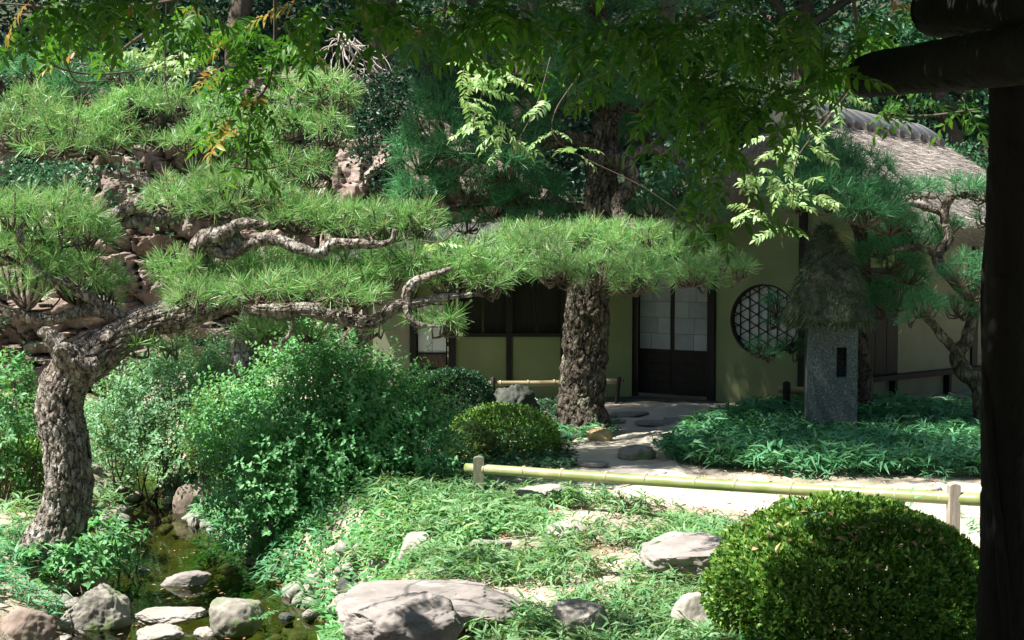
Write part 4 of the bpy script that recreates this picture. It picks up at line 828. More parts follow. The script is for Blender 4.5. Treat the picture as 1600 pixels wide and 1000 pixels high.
def rock(px, py, wpx, hpx, m, label, seed, depth=.8, top=None, rough=1., sunk=.25, name='rock', group='garden rocks', base=None, cat='rock', D=None, yaw=.2, hi=False, z=None):
    """px,py: foot centre in the frame; width and visible height in pixels"""
    g = hit(px, py) if D is None else P(px, py, D)
    if sd_in(seed): g = P(px, py, (CAMZ-WATER)*2000/(py-400)); g[2] = WATER-.02
    s = S(g[1]); a = wpx/2/s*1.08; H = hpx/s; rad = np.array([a, a*depth, H*(.5+sunk)]); V, F = rock_shape(rad, seed, base or (ICO5 if hi else ICO4), rough=rough, top=top, yaw=yaw)
    org = g+np.array([0, a*depth*.55, 0]); V = V+org+np.array([0, 0, H-V[:, 2].max()]); return single(name, org, V, F, M[m], label, cat, group)
sd_in = lambda q: q in (713, 714, 715, 716, 717, 718, 719)
ROCKS = [
    (668, 1000, 290, 52, 'rock_violet', 'broad pale flat-topped boulder at the front edge of the bamboo grass', 701, 1.15, .4),
    (622, 1034, 182, 94, 'rock_violet', 'blunt mauve-grey boulder in front of the broad flat-topped one', 702, .75, .55),
    (1088, 916, 150, 60, 'rock_violet', 'grey cracked boulder left of the big clipped dome', 703, 1.3, .45),
    (1090, 1000, 78, 72, 'rock_pale', 'rounded pale boulder at the foot of the big clipped dome', 704, .8, None),
    (906, 1004, 96, 58, 'rock_pale', 'pale stone half buried in the bamboo grass at the bottom', 705, .8, .6),
    (850, 788, 95, 26, 'rock_pale', 'round flat pale stone just right of the rail post', 706, .7, .4),
    (800, 812, 92, 16, 'rock_violet', 'low grey stone below the round flat one near the rail', 707, .6, .3),
    (765, 872, 90, 28, 'rock_violet', 'flat grey stone among grass above the broad boulder', 708, .6, .35),
    (648, 880, 62, 45, 'rock_pale', 'pale stone half hidden by grass on the bank slope', 709, .7, None),
    (885, 845, 60, 26, 'rock_pale', 'sandy stone amid grass in the middle of the slope', 729, .7, .5),
    (140, 1005, 112, 88, 'rock_mossy', 'tall pale greenish boulder standing at the stream edge', 710, .8, None),
    (38, 1005, 82, 52, 'rock_brown', 'brown rounded boulder in the bottom left corner', 711, .8, None),
    (120, 925, 80, 36, 'rock_pale', 'pale rounded stone under the fern by the pine foot', 712, .8, .55),
    (258, 985, 108, 24, 'rock_pale', 'low flat pale stone at the near edge of the water', 713, .7, .35),
    (366, 1000, 80, 62, 'rock_mossy', 'squarish moss-tufted boulder standing in the stream', 714, .8, .6),
    (290, 920, 78, 25, 'rock_violet', 'grey wedge-shaped rock lying alone in mid stream', 715, .5, None),
    (224, 897, 18, 9, 'rock_pale', 'small pale stone poking out of the stream left of the wedge-shaped rock', 716, .8, None),
    (447, 973, 24, 14, 'rock_dark', 'small dark stone in shallow water right of the mossy boulder', 717, .8, None),
    (248, 1008, 74, 22, 'rock_pale', 'pale stone at the bottom edge left of the mossy boulder', 718, .8, .5),
    (318, 1000, 36, 16, 'rock_pale', 'small pale stone touching the left side of the mossy boulder', 719, .8, None),
    (293, 815, 44, 58, 'rock_brown', 'brown wedge stone upright on the far stream bank', 720, .6, None),
    (800, 668, 76, 68, 'rock_dark', 'rugged dark greenish rock in front of the house wall', 721, .7, None),
    (935, 692, 44, 22, 'rock_yellow', 'ochre stone at the foot of the big pine trunk', 722, .7, .6),
    (996, 722, 58, 26, 'rock_mossy', 'rounded stone on the shady path edge', 723, .8, .7),
    (1430, 785, 90, 24, 'rock_pale', 'flat pale stone beside the sunny path near the right rail post', 724, .6, .4),
    (545, 925, 40, 26, 'rock_dark', 'dark stone on the cobbled bank left of the broad boulder', 726, .8, None),
    (1062, 1003, 30, 20, 'rock_brown', 'little brown stone beside the rounded pale boulder', 727, .8, None),
]
for r in ROCKS:
    px, py, w_, h_, m, lab, sd, dep, top = r; rock(px, py, w_, h_, m, lab, sd, dep, top, 2.2 if sd == 721 else 1., hi=w_ > 90, **({'D': 5.1, 'z': -.08} if sd == 702 else {}))
STEP = [(920, 733, 64, 10, 'flat stepping stone closest to the rail on the shady path'), (905, 747, 70, 9, 'stepping stone partly covered by the bamboo rail'), (985, 748, 120, 7, 'long low stepping stone behind the rail in dappled light'), (930, 658, 70, 9, 'pale stepping stone right beside the big pine trunk'),
        (985, 654, 60, 9, 'stepping stone in front of the left door leaf'), (1022, 668, 70, 8, 'stepping stone between pine trunk and bamboo grass'), (960, 664, 60, 8, 'stepping stone just right of the pine foot'), (1060, 660, 60, 7, 'stepping stone nearest the bamboo grass by the doorway'), (870, 665, 40, 9, 'stepping stone peeking out left of the pine trunk')]
for k, (px, py, w_, h_, lab) in enumerate(STEP): rock(px, py, w_, h_, 'rock_violet', lab, 740+k, .7, .3, .7, base=ICO3, name='stepping_stone', group='stepping stones to the door', cat='stepping stone')

# cobbles set in the stream banks: pieces of the banks
bank = link('stream_bank', None, None, (0, 0, 0), 'structure')
rng = np.random.default_rng(88); CB = [mesh('cobble', *rock_shape((1, .85, .62), 800+k, ICO2, cuts=5, rough=.8), M['cobble']) for k in range(7)]
cob = []
def cobbles(n, f, smin, smax):
    for _ in range(n): cob.append((f(), rng.uniform(smin, smax)))
def bank_pt(y0, y1, side, out):
    def f():
        y = rng.uniform(y0, y1); xc = np.interp(y, SY, SX); wd = np.interp(y, SY, SW); x = xc+side*(wd+(-.12+rng.random()*(out+.12))); return x, y
    return f
cobbles(95, bank_pt(9.3, 11.6, 1, .55), .04, .085); cobbles(85, bank_pt(9.8, 12.3, -1, .9), .04, .095); cobbles(34, bank_pt(6.9, 8.3, 1, .4), .04, .085); cobbles(24, bank_pt(7, 9.6, -1, .2), .03, .06); cobbles(16, bank_pt(6.2, 9, 1, -.3), .02, .05)
for (x, y), s_ in cob:
    o = link('cobble', CB[rng.integers(7)], bank, (x, y, float(ground_z(x, y))+s_*.25)); o.rotation_euler = (rng.normal()*.3, rng.normal()*.3, rng.random()*6.3); o.scale = (s_*rng.uniform(.8, 1.3), s_, s_)

# ------------------------------------------------------------------ bamboo grass, ferns, litter
SASA = [sasa_t(np.random.default_rng(900+k), 8+k % 4) for k in range(8)]
def in_poly(x, y, poly):
    poly = np.asarray(poly); r = np.zeros(len(x), bool); j = len(poly)-1
    for i in range(len(poly)):
        (xi, yi), (xj, yj) = poly[i], poly[j]; r ^= ((yi > y) != (yj > y)) & (x < (xj-xi)*(y-yi)/(yj-yi+1e-12)+xi); j = i
    return r
def sasa(name, poly, n, m, L, seed, patch=None, tilt=.25, hscale=1.):
    rng = np.random.default_rng(seed); poly = np.asarray(poly, float); lo, hi = poly.min(0), poly.max(0)
    x = rng.uniform(lo[0], hi[0], n*3); y = rng.uniform(lo[1], hi[1], n*3); k = in_poly(x, y, poly)
    if patch is not None: k &= fbm(np.stack([x*patch[0], y*patch[0], 0*x], -1), seed, 3)+rng.normal(size=len(x))*.18 > patch[1]
    for px_, py_, wp, hp, *_ in ROCKS[:10]+ROCKS[10:14]:
        g = RK.setdefault((px_, py_), hit(px_, py_)); a = wp/2/S(g[1])*.9; k &= ((x-g[0])/a)**2+((y-g[1]-a*.4)/(a*.62))**2 > 1
    x, y = x[k][:n], y[k][:n]; n = len(x); z = ground_z(x, y); up = nrm(np.column_stack([rng.normal(size=(n, 2))*tilt, np.ones(n)]))
    a = rng.random(n)*6.28; d = np.column_stack([np.cos(a), np.sin(a), 0*a]); Rm = frames(d-up*(d*up).sum(1)[:, None], up)
    V, F = place_many(SASA, np.column_stack([x, y, z-.01]), Rm, L*rng.uniform(.65, 1.25, n)*hscale, rng)
    return link(name, mesh(name, V, F, M[m]), None, (0, 0, 0), 'stuff')
RK = {}
sasa('bamboo_grass', [(1.2, 10.4), (1.42, 9.75), (2.2, 9.35), (3.3, 9.45), (6, 9.5), (6.5, 13.6), (2.5, 13.4), (2.25, 12.8), (1.75, 11.9)], 5600, 'sasa', .135, 910)
sasa('bamboo_grass', [(-.15, 5.2), (-.2, 5.9), (-.85, 6.5), (-.6, 7.2), (-.55, 8.6), (.1, 8.95), (1.0, 8.2), (1.6, 7.4), (1.3, 5.6), (.9, 4.9), (-.1, 4.9)], 2300, 'sasa_pale', .08, 911, (1.8, -.24))
sasa('bamboo_grass', [(-1.0, 6.5), (-1.0, 9.0), (-.2, 9.3), (.0, 8.0), (-.35, 6.6)], 420, 'sasa_pale', .10, 912, (1.6, -.3))
sasa('bamboo_grass', [(-4.2, 6.6), (-3.9, 10.5), (-2.6, 9.4), (-2.55, 7.8), (-2.7, 7.2)], 420, 'sasa', .10, 913, (1.4, -.1))
sasa('bamboo_grass', [(-2.4, 9.2), (-2.7, 11.2), (-1.6, 11), (-1.2, 8.0), (-1.3, 7.4)], 320, 'sasa', .10, 914, (1.6, -.1))
sasa('bamboo_grass', [(.2, 11.2), (.25, 12.2), (1.0, 12.1), (.9, 11.3)], 90, 'sasa', .11, 915)
sasa('bamboo_grass', [(-6, 10), (-6, 16), (-3.4, 15), (-3.2, 11)], 900, 'sasa_pale', .12, 916, (1.2, -.2))
sasa('bamboo_grass', [(-6.5, 8), (-6.5, 11), (-3.2, 11), (-3.4, 8)], 500, 'sasa_pale', .11, 918, (1.2, -.5))
sasa('bamboo_grass', [(1.7, 7.6), (4, 7.5), (4, 9.3), (1.5, 9.4)], 40, 'sasa', .07, 917)
rng = np.random.default_rng(919); n = 16000; y = rng.uniform(6.4, 12, n); xc = np.interp(y, SY, SX)+np.interp(y, SY, SW); x = xc+.02+rng.random(n)**1.1*1.5
k = (fbm(np.stack([x*3, y*3, 0*x], -1), 21, 2) > -.9) & (y > 6.6+.9*np.clip(x+.9, 0, 9)); x, y = x[k], y[k]; n = len(x)
V, F = place(leaf_t(.5, .15, .1), np.column_stack([x, y, ground_z(x, y)+.01+.07*rng.random(n)]), frames(np.column_stack([rng.normal(size=(n, 2)), .3+.3*rng.random(n)]), np.tile([0, -.2, 1.], (n, 1))+rng.normal(size=(n, 3))*.35), rng.uniform(.03, .07, n)); link('bank_creepers', mesh('bank_creepers', V, F, M['bush']), None, (0, 0, 0), 'stuff')
# ferns
FERN = [pinnate_t(np.random.default_rng(930+k), 13, .22, .26) for k in range(3)]
def fern(px, py, L, n, lab, seed, D=None, m='bush'):
    g = hit(px, py) if D is None else P(px, py, D); rng = np.random.default_rng(seed); t = Thing('fern', g, lab, 'fern', 'ferns and herbs on the banks')
    for k in range(n):
        a = k*6.28/n+rng.random()*.6; d = np.array([[math.cos(a), math.sin(a), .55]]); V, F = place(FERN[k % 3], g[None]+np.array([0, 0, .03]), frames(d, np.array([[0, 0, 1.]])), np.array([L*rng.uniform(.8, 1.1)])); t.part('frond', V, F, M[m])
fern(128, 915, .34, 7, 'green fern hanging over the pale stone by the pine foot', 1); fern(1110, 1000, .22, 6, 'small dark fern between rounded boulder and clipped dome', 2); fern(95, 905, .3, 6, 'leafy fern at the base of the leaning pine', 3); fern(160, 860, .3, 7, 'fern right of the leaning pine on the water edge', 4); fern(20, 880, .3, 6, 'fern left of the leaning pine foot', 5); fern(505, 960, .2, 6, 'low fern on the bank beside the water', 6)
fern(400, 975, .12, 6, 'small tuft growing on the mossy stream boulder', 7, D=7.35)
for k, (x, y, D) in enumerate([(180, 845, 8.9), (130, 880, 8.3), (50, 890, 8.3)]):
    leafy_bush('low_shrub', [(x, y, 42, 30, D)], M['bush'], ['low broad-leaved shrub right of the leaning pine above the water', 'low broad-leaved shrub in front of the leaning pine foot', 'low broad-leaved shrub left of the leaning pine foot'][k], 660+k, .07, 1.6, 7, .14, 'shrub')
rng = np.random.default_rng(95)
def litter(name, n, xy, size, m='litter', dz=.012):
    x, y = xy(n); up = nrm(np.column_stack([rng.normal(size=(n, 2))*.3, np.ones(n)])); a = rng.random(n)*6.28; d = np.column_stack([np.cos(a), np.sin(a), rng.normal(size=n)*.2])
    V, F = place(leaf_t(.42, .25, .18), np.column_stack([x, y, ground_z(x, y)+dz]), frames(d, up), size*rng.uniform(.6, 1.4, n)); return link(name, mesh(name, V, F, M[m]), None, (0, 0, 0), 'stuff')
litter('fallen_leaves', 2600, lambda n: (rng.uniform(-1.0, 2.2, n), rng.uniform(5, 9, n)), .032)
litter('fallen_leaves', 900, lambda n: (rng.uniform(-4.5, -2.4, n), rng.uniform(6.3, 9, n)), .04)
litter('fallen_leaves', 700, lambda n: (rng.uniform(.3, 2, n), rng.uniform(9.2, 13.5, n)), .035)
litter('fallen_leaves', 160, lambda n: (rng.uniform(1, 5, n), rng.uniform(7.4, 9.2, n)), .03, dz=.03)
n = 12000; x = rng.uniform(-2.3, .5, n); y = rng.uniform(9.5, 14, n)
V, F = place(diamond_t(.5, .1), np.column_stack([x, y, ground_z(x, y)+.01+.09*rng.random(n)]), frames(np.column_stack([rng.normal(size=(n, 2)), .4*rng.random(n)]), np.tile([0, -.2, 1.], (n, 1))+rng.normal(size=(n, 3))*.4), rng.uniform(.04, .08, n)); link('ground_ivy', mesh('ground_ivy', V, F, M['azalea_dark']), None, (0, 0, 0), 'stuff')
n = 90; y = rng.uniform(6.4, 9.5, n); x = np.interp(y, SY, SX)+rng.uniform(-.6, .7, n)*np.interp(y, SY, SW)
V, F = place(leaf_t(.42, .05, .05), np.column_stack([x, y, np.full(n, WATER+.006)]), frames(np.column_stack([rng.normal(size=(n, 2)), 0*x]), np.tile([0, 0, 1.], (n, 1))), rng.uniform(.015, .04, n)); link('floating_leaves', mesh('floating_leaves', V, F, M['litter']), None, (0, 0, 0), 'stuff')
n = 3000; x = rng.uniform(-.9, 2.2, n); y = rng.uniform(5, 9, n); a = rng.random(n)*6.28    # dry straw lying between the plants
V, F = place((np.array([[0, -.02, 0], [0, .02, 0], [1, 0, 0]]), np.array([[0, 1, 2]])), np.column_stack([x, y, ground_z(x, y)+.008]), frames(np.column_stack([np.cos(a), np.sin(a), rng.random(n)*.2]), np.tile([0, 0, 1.], (n, 1))), rng.uniform(.04, .11, n)); link('dry_straw', mesh('dry_straw', V, F, M['straw']), None, (0, 0, 0), 'stuff')

# ------------------------------------------------------------------ stone lantern
lb = P(1296, 682, 11.7); lb[2] = 0
lan = Thing('stone_lantern', lb, 'squat granite lantern with a tall mossy thatch-shaped cap in the bamboo grass', 'stone lantern')
def pillar():
    w_, h0, h1 = .22, -.1, 1.06; yaw = math.radians(-9); c, s = math.cos(yaw), math.sin(yaw); hw0, hw1, hz0, hz1 = .035, .125, .56, .83
    ps = []; A3 = np.array([[c, s, 0], [-s, c, 0], [0, 0, 1]])
    def b(x0, x1, y0, y1, z0, z1): ps.append(box(lb+np.array([(x0+x1)/2, (y0+y1)/2, (z0+z1)/2])@A3, (x1-x0, y1-y0, z1-z0), A3))
    b(-w_, hw0, -w_, w_, h0, h1); b(hw1, w_, -w_, w_, h0, h1); b(hw0, hw1, -w_, w_, h0, hz0); b(hw0, hw1, -w_, w_, hz1, h1); b(hw0, hw1, .02, w_, hz0, hz1); return join(ps)
V, F = pillar(); lan.part('pillar', V, F, M['lantern'], False)
prof = [(.015, 1.93), (.045, 1.915), (.07, 1.87), (.115, 1.80), (.165, 1.68), (.22, 1.53), (.275, 1.39), (.325, 1.26), (.36, 1.16), (.385, 1.10), (.36, 1.065), (.24, 1.062)]
pr = smooth_path([(a, z, 0) for a, z in prof], .012)[:, :2]; sg = 120; th = np.linspace(0, 2*np.pi, sg, endpoint=False)
sq = 1/(np.abs(np.cos(th))**3.2+np.abs(np.sin(th))**3.2)**(1/3.2); V = np.stack([pr[:, :1]*np.cos(th)*sq, pr[:, :1]*np.sin(th)*sq*.9, np.repeat(pr[:, 1:], sg, 1)], -1)+np.array([lb[0]-.02, lb[1], 0])
dv = nrm(V-np.array([lb[0], lb[1], 1.2])); V = V+dv*(.055*fbm(V*4, 5, 3)+.03*fbm(V*14, 6, 3))[..., None]*np.clip((pr[:, :1, None])/.1, 0, 1)
lean = (V[..., 2:]-1.06)*np.array([-.045, 0, 0]); V = (V+lean).reshape(-1, 3); nr = len(pr); i = np.arange(nr-1)[:, None]*sg; k = np.arange(sg)[None]; k2 = (k+1) % sg
cap = lan.part('cap', V, np.stack([i+k, i+sg+k, i+sg+k2, i+k2], -1).reshape(-1, 4), M['moss_thatch'])
rng = np.random.default_rng(97); n = 9000; ii = rng.integers(0, len(V)-sg*4, n); p = V[ii]+rng.normal(size=(n, 3))*.004; dd = nrm(p-np.array([lb[0], lb[1], 1.2]))*.45+np.array([0, 0, -.8])+rng.normal(size=(n, 3))*.35
V2, F2 = place((np.array([[0, -.05, 0], [0, .05, 0], [1, 0, 0]]), np.array([[0, 1, 2]])), p, frames(dd, rdir(n, rng)), rng.uniform(.05, .11, n)); lan.part('moss', V2, F2, M['moss'], kind='stuff', parent=cap)
lan.part('slab', *box(lb+np.array([0, 0, 1.055]), (.56, .52, .03)), M['lantern'], False)

# ------------------------------------------------------------------ bamboo rails
def bamboo(t, pts, r, m='bamboo', seed=0, gap=.3):
    a, b = np.asarray(pts[0], float), np.asarray(pts[1], float); L = np.linalg.norm(b-a); nd = int(L/gap); q = [a]; rr = [r]
    V, F = tube([a, a*.66+b*.34+np.array([0, 0, -.008]), a*.34+b*.66+np.array([0, 0, -.008]), b], [r*.93, r, r*1.03, r*1.06], 24, .05, seed=seed); rail = t.part('rail', V, F, M[m])
    d = (b-a)/L
    for k in range(nd):
        c = a+d*(gap*(k+.5+.1*math.sin(k*3))); V, F = tube([c-d*.009, c-d*.004, c+d*.002, c+d*.008], [r*.98, r*1.075, r*1.085, r*1.0], 24, .004); t.part('node_ring', V, F, M['node'], parent=rail)
    V, F = tube([b, b+d*.012], [r*.72, r*.72], 20, .01); t.part('hollow_shade_plug', V, F, M['black'], parent=rail)  # dark plug painted in for the shade inside the pole end
fl, fr_ = P(748, 732, 8.57), P(1488, 778, 7.0)
dirr = nrm(fr_-fl); ra, rb = fl-dirr*.10, fr_+dirr*.17
fence = Thing('bamboo_rail', (fl+fr_)/2*[1, 1, 0], 'long low green bamboo pole rail on two short posts beside the path', 'bamboo rail')
bamboo(fence, (ra, rb), .034)
def rail_post(t, p, zb, zt, m, w_=.042):
    n = 10; th = np.linspace(0, np.pi, n); prof = np.vstack([[-w_, zb], np.column_stack([-np.cos(th)*w_, zt-w_*.5+np.sin(th)*w_*.5]), [w_, zb]])
    V = np.vstack([np.column_stack([p[0]+prof[:, 0], np.full(len(prof), p[1]-.03+.06*s), prof[:, 1]]) for s in (0, 1)]); k = len(prof); i = np.arange(k); j = (i+1) % k
    me = [np.stack([i, j, j+k, i+k], -1), np.array([list(range(k))]), np.array([list(range(k, 2*k))[::-1]])]
    return t.part('post', V, me, M[m], False)
rail_post(fence, fl+np.array([0, -.02, 0]), -.15, fl[2]+.085, 'post_shaded', .036); rail_post(fence, fr_+np.array([0, -.02, 0]), -.15, fr_[2]+.085, 'wood_grey', .029)
r2 = Thing('bamboo_rail', P(870, 625, 13.6)*[1, 1, 0], 'thin shaded bamboo handrail in front of the house, behind the big pine', 'bamboo rail')
bamboo(r2, (P(760, 599, 13.6), P(972, 595, 13.9)), .028, 'bamboo_tan'); V, F = tube([P(770, 665, 13.6), P(770, 590, 13.6)], [.025, .025], 10, .1); r2.part('post', V, F, M['wood_dark']); V, F = tube([P(962, 640, 13.85), P(968, 590, 13.85)], [.022, .022], 10, .1); r2.part('post', V, F, M['wood_dark'])
bamboo(r2, (P(800, 663, 13.6), P(975, 655, 13.9)), .02, 'bamboo_tan')
r3 = Thing('bamboo_rail', P(1235, 640, 12.7)*[1, 1, 0], 'short dark bamboo rail end poking out left of the stone lantern', 'bamboo rail')
bamboo(r3, (P(1216, 608, 12.7), P(1275, 609, 12.6)), .036, 'bamboo_tan', gap=.2); V, F = tube([P(1229, 655, 12.65), P(1229, 598, 12.65)], [.04, .04], 10, .1); r3.part('post', V, F, M['wood_dark'])

# ------------------------------------------------------------------ trellis and wisteria
tp = P(1564, 1000, 3.7); tp[2] = -.1
tre = Thing('trellis', (tp[0], tp[1], 0), 'dark round-log trellis post with beams at the right edge', 'trellis')
V, F = tube([(tp[0]+.005, tp[1], -.2), (tp[0], tp[1], .8), (tp[0]-.004, tp[1], 1.5), (tp[0]+.004, tp[1], 2.62)], [.072, .064, .060, .062], 48, .012, .006, (.05, .3), 81); tre.part('post', V, F, M['log'])
a, b = P(1352, 119, 4.15), P(1700, 70, 3.2)
V, F = tube([a, a*.97+b*.03, (a+b)/2, b], [.056, .068, .074, .078], 40, .012, .005, (.05, .3), 82); tre.part('beam', V, F, M['log'])
a2, b2 = np.array([.9, 4.35, 2.54]), np.array([2.6, 3.1, 2.56])
V, F = tube([P(1455, 15, 4.0), P(1480, 14, 3.95), P(1700, 0, 3.3)], [.07, .085, .09], 40, .02, .005, (.05, .3), 83); tre.part('beam', V, F, M['log'])
for k in range(9):
    y0 = .6+k*.45; V, F = tube([(-4.6, y0, 2.80), (0, y0, 2.82), (3.4, y0, 2.80)], [.03]*3, 10, .2, gnarl=.01, seed=k); tre.part('pole', V, F, M['log'])
for k in range(4):
    x0 = -4+k*2.1; V, F = tube([(x0, .4, 2.74), (x0, 2.5, 2.74), (x0, 4.5, 2.74)], [.045]*3, 10, .2, gnarl=.01, seed=k+20); tre.part('pole', V, F, M['log'])
for (x0, y0) in ((-4, 1.0), (-4, 5.2) if False else (-4.2, 2.5), (2.3, .9)): V, F = tube([(x0, y0, -.4), (x0, y0, 2.7)], [.07, .06], 16, .1, .004, (.05, .3), 84); tre.part('post', V, F, M['log'])

wis = Thing('wisteria_vine', (tp[0]-.1, tp[1]+.05, 0), 'wisteria vine spread over the trellis with leafy shoots hanging into view', 'vine')
rng = np.random.default_rng(99); PIN = [pinnate_t(np.random.default_rng(960+k), 5+k % 3) for k in range(8)]
vines = []
def vine(pts, r=.004): vines.append(tube([P(a, b, d) for a, b, d in pts], np.linspace(r*1.3, r*.6, len(pts)), 6, .03, gnarl=.006, seed=len(vines)))
L_pos, L_dir, L_up, L_len, L_mat = [], [], [], [], []
def leaves(pos, dr, L, mt):
    n = len(pos); L_pos.append(pos); L_dir.append(dr); L_up.append(nrm(np.array([0, 0, 1.])+rng.normal(size=(n, 3))*.35)); L_len.append(L*rng.uniform(.75, 1.2, n)); L_mat.extend([mt]*n if isinstance(mt, str) else list(mt))
def mix(n, py=.06): return ['wist_yellow' if q < py else 'wist' for q in rng.random(n)]
def spread(n, down=.45): a = rng.random(n)*6.28; return nrm(np.column_stack([np.cos(a), np.sin(a)*.8, -down+rng.normal(size=n)*.3]))
# the roof of leaves over the trellis (mostly above the frame)
n = 14000; x = rng.uniform(-4.8, 3.6, n); ye = 4.1+.42*sstep(-1.1, -.5, x)+.24*sstep(-.45, -.1, x)+.15*np.sin(x*5); y = .0+(ye-.0)*rng.random(n); leaves(np.column_stack([x, y, 2.86+rng.random(n)*.5+.1*np.sin(x*3+y*2)]), spread(n, .1), .24, mix(n, .02))
# hanging masses: (px, py, rx, ry, D, n)
for (px, py, rx, ry, D, n, ylw) in [(60, 20, 110, 45, 4.6, 26, .1), (180, 10, 90, 30, 4.3, 18, .1), (120, 60, 60, 35, 4.9, 12, .12), (300, 15, 80, 30, 4.4, 16, .08), (360, 60, 55, 50, 4.9, 30, .16), (370, 130, 45, 50, 5.0, 26, .18), (350, 190, 38, 35, 5.0, 16, .2), (415, 195, 22, 40, 5.0, 10, .05), (430, 60, 60, 45, 4.8, 22, .16), (470, 20, 70, 30, 4.4, 16, .1), (370, 245, 30, 18, 5.0, 6, .3),
                                    (560, 15, 80, 28, 4.0, 18, .06), (650, 20, 80, 34, 3.9, 20, .05), (720, 30, 60, 40, 4.0, 14, .05), (800, 15, 80, 30, 4.1, 16, .03), (840, 60, 60, 40, 4.8, 14, .06),
                                    (900, 30, 80, 40, 4.3, 26, .05), (960, 70, 80, 60, 4.6, 36, .06), (1030, 60, 80, 60, 4.4, 40, .05), (1000, 140, 70, 50, 4.9, 26, .04), (1090, 110, 70, 70, 4.5, 50, .05), (1110, 180, 60, 45, 4.6, 34, .06), (1160, 60, 70, 60, 4.2, 50, .03), (1190, 140, 60, 50, 4.4, 40, .03), (1240, 50, 70, 50, 4.2, 40, .03), (1260, 120, 50, 50, 4.5, 26, .06), (1320, 30, 70, 35, 4.3, 26, .04), (1400, 25, 60, 28, 4.6, 16, .06), (1420, 60, 50, 20, 5.2, 10, .06),
                                    (1310, 90, 40, 50, 5.0, 16, .08), (1285, 125, 50, 24, 5.0, 12, .1), (1130, 235, 45, 30, 4.8, 14, .08), (1060, 205, 60, 35, 4.9, 16, .05), (1150, 290, 25, 30, 4.8, 6, .05), (1100, 300, 40, 30, 4.9, 6, .05), (1440, 150, 50, 12, 5.2, 6, .05), (1500, 160, 25, 18, 5.2, 5, .05), (1470, 95, 60, 30, 5.4, 16, .06), (1390, 140, 40, 20, 5.3, 6, .06), (1140, 345, 30, 20, 4.9, 4, 0), (1010, 20, 120, 30, 3.8, 30, .02), (1200, 15, 120, 30, 3.7, 30, .02), (700, 5, 160, 18, 3.7, 24, .02), (200, -5, 220, 16, 3.9, 34, .04)]:
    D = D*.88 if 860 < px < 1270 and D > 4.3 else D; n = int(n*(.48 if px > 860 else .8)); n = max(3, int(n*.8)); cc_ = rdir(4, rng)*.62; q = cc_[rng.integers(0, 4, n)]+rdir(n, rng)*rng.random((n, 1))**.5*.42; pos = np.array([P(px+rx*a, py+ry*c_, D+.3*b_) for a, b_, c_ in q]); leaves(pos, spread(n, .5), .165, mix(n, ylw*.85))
# sunlit pale shoots beyond the canopy edge
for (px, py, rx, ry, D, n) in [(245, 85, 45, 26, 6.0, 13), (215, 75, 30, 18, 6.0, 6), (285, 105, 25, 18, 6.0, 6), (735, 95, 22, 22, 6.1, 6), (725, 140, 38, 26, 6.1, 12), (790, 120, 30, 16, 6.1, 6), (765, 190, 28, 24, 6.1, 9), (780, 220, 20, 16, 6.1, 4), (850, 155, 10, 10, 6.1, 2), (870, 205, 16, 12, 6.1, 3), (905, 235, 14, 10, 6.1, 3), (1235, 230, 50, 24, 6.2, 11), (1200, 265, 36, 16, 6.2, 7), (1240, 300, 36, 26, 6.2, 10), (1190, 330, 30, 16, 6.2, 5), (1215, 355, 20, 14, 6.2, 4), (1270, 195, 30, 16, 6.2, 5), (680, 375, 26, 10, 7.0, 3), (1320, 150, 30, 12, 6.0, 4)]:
    q = rdir(n, rng)*rng.random((n, 1))**.5; pos = np.array([P(px+rx*a, py+ry*c_, D+.2*b_) for a, b_, c_ in q]); leaves(pos, spread(n, .15), .128, ['wist_sunlit']*n)
P_, D_, U_, Ln = np.vstack(L_pos), np.vstack(L_dir), np.vstack(L_up), np.concatenate(L_len); Rm = frames(D_, U_); mats = np.array(L_mat)
qx, qy = to_px(P_); vis = (qx > -20) & (qx < 1530) & (qy > -25) & (qy < 420); score = np.where(vis, Ln/P_[:, 1], 0)
pick = np.argsort(-score)[:300]; rest = np.ones(len(P_), bool); rest[pick] = False
PINC = [pinnate_t(np.random.default_rng(960+k), 5+k % 3, fine=False) for k in range(8)]
PINW = [pinnate_t(np.random.default_rng(990+k), 6, .42, .34) for k in range(8)]
LM = {(k, m): mesh('leaf', *(PINW if m == 'wist_sunlit' else PIN)[k], M[m]) for k in range(8) for m in ('wist', 'wist_sunlit', 'wist_yellow')}
from mathutils import Matrix
for i in pick:
    o = link('leaf', LM[(int(rng.integers(8)), mats[i])], wis.o); Mx = Matrix(Rm[i].T.tolist()).to_4x4(); o.matrix_basis = Matrix.Translation(P_[i]-wis.org) @ Mx @ Matrix.Scale(float(Ln[i]), 4)
for m in ('wist', 'wist_sunlit', 'wist_yellow'):
    k = rest & (mats == m); V, F = place_many(PINW if m == 'wist_sunlit' else PINC, P_[k], Rm[k], Ln[k], rng); wis.part('leaf_mass', V, F, M[m], kind='stuff')
vine([(20, -30, 4.6), (60, 20, 4.8), (70, 80, 5), (90, 105, 5.4), (140, 115, 5.6), (200, 112, 5.8), (260, 95, 6), (330, 60, 6)], .005); vine([(245, -30, 5), (235, 40, 5.2), (195, 75, 5.4), (170, 102, 5.5), (125, 100, 5.5)], .006); vine([(100, 90, 5), (120, 128, 5.2), (160, 126, 5.3), (205, 130, 5.4)], .003)
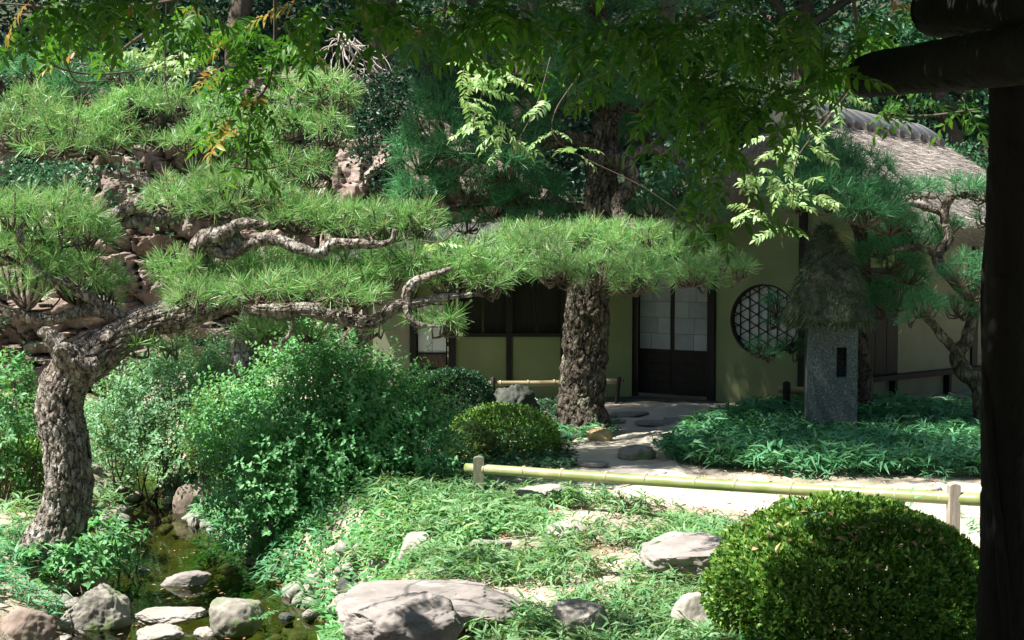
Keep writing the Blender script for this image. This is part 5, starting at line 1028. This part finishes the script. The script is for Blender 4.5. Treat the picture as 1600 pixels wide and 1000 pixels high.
vine([(430, -30, 4.9), (430, 60, 5), (420, 130, 5), (395, 165, 5), (388, 220, 5), (385, 262, 5)], .006); vine([(420, -30, 5), (300, -5, 5), (150, 15, 5), (0, 5, 5)], .006); vine([(260, 0, 5.6), (258, 100, 5.8), (265, 160, 5.8), (290, 210, 5.8), (305, 260, 5.8)], .0025); vine([(360, 260, 5), (410, 265, 5), (450, 255, 5)], .003)
vine([(700, -30, 6), (730, 60, 6.1), (755, 130, 6.1), (740, 200, 6.1), (775, 240, 6.1)], .004); vine([(860, 90, 6.1), (840, 160, 6.1), (805, 230, 6.1), (795, 270, 6.1)], .003); vine([(910, 110, 6.1), (870, 170, 6.1), (865, 210, 6.1), (900, 240, 6.1), (1000, 290, 6.1), (1060, 330, 6.1)], .003)
vine([(1330, 140, 6.1), (1290, 190, 6.2), (1245, 250, 6.2), (1238, 320, 6.2), (1220, 370, 6.2)], .004); vine([(1330, -30, 4.6), (1340, 60, 4.8), (1335, 120, 4.9), (1300, 170, 5), (1260, 200, 5)], .006); vine([(1100, 200, 4.9), (1095, 300, 4.9), (1130, 350, 4.9)], .003); vine([(1245, 300, 6.2), (1210, 285, 6.2), (1200, 310, 6.2)], .002); vine([(720, 350, 7), (690, 378, 7), (655, 375, 7)], .004); vine([(1225, 355, 6.2), (1222, 380, 6.2), (1228, 395, 6.2)], .002)
vine([(1380, 178, 5.2), (1440, 182, 5.2), (1530, 170, 5.1)], .006)
for V, F in vines: wis.part('shoot', V, F, M['twig'])
V, F = tube([(tp[0]+.05, tp[1]-.05, -.1), (tp[0]-.02, tp[1]-.065, .7), (tp[0]-.06, tp[1]-.03, 1.2), (tp[0]-.03, tp[1]+.07, 1.7), (tp[0]+.07, tp[1]+.05, 2.4), (tp[0]-.3, tp[1]+.4, 2.82), (tp[0]-1.6, tp[1]+.8, 2.86)], [.014, .014, .013, .013, .012, .012, .010], 12, .04, .003, (.03, .08), 3, .004); wis.part('stem', V, F, M['log'])
for o in list(sc.objects):
    if '_o' in o: del o['_o']
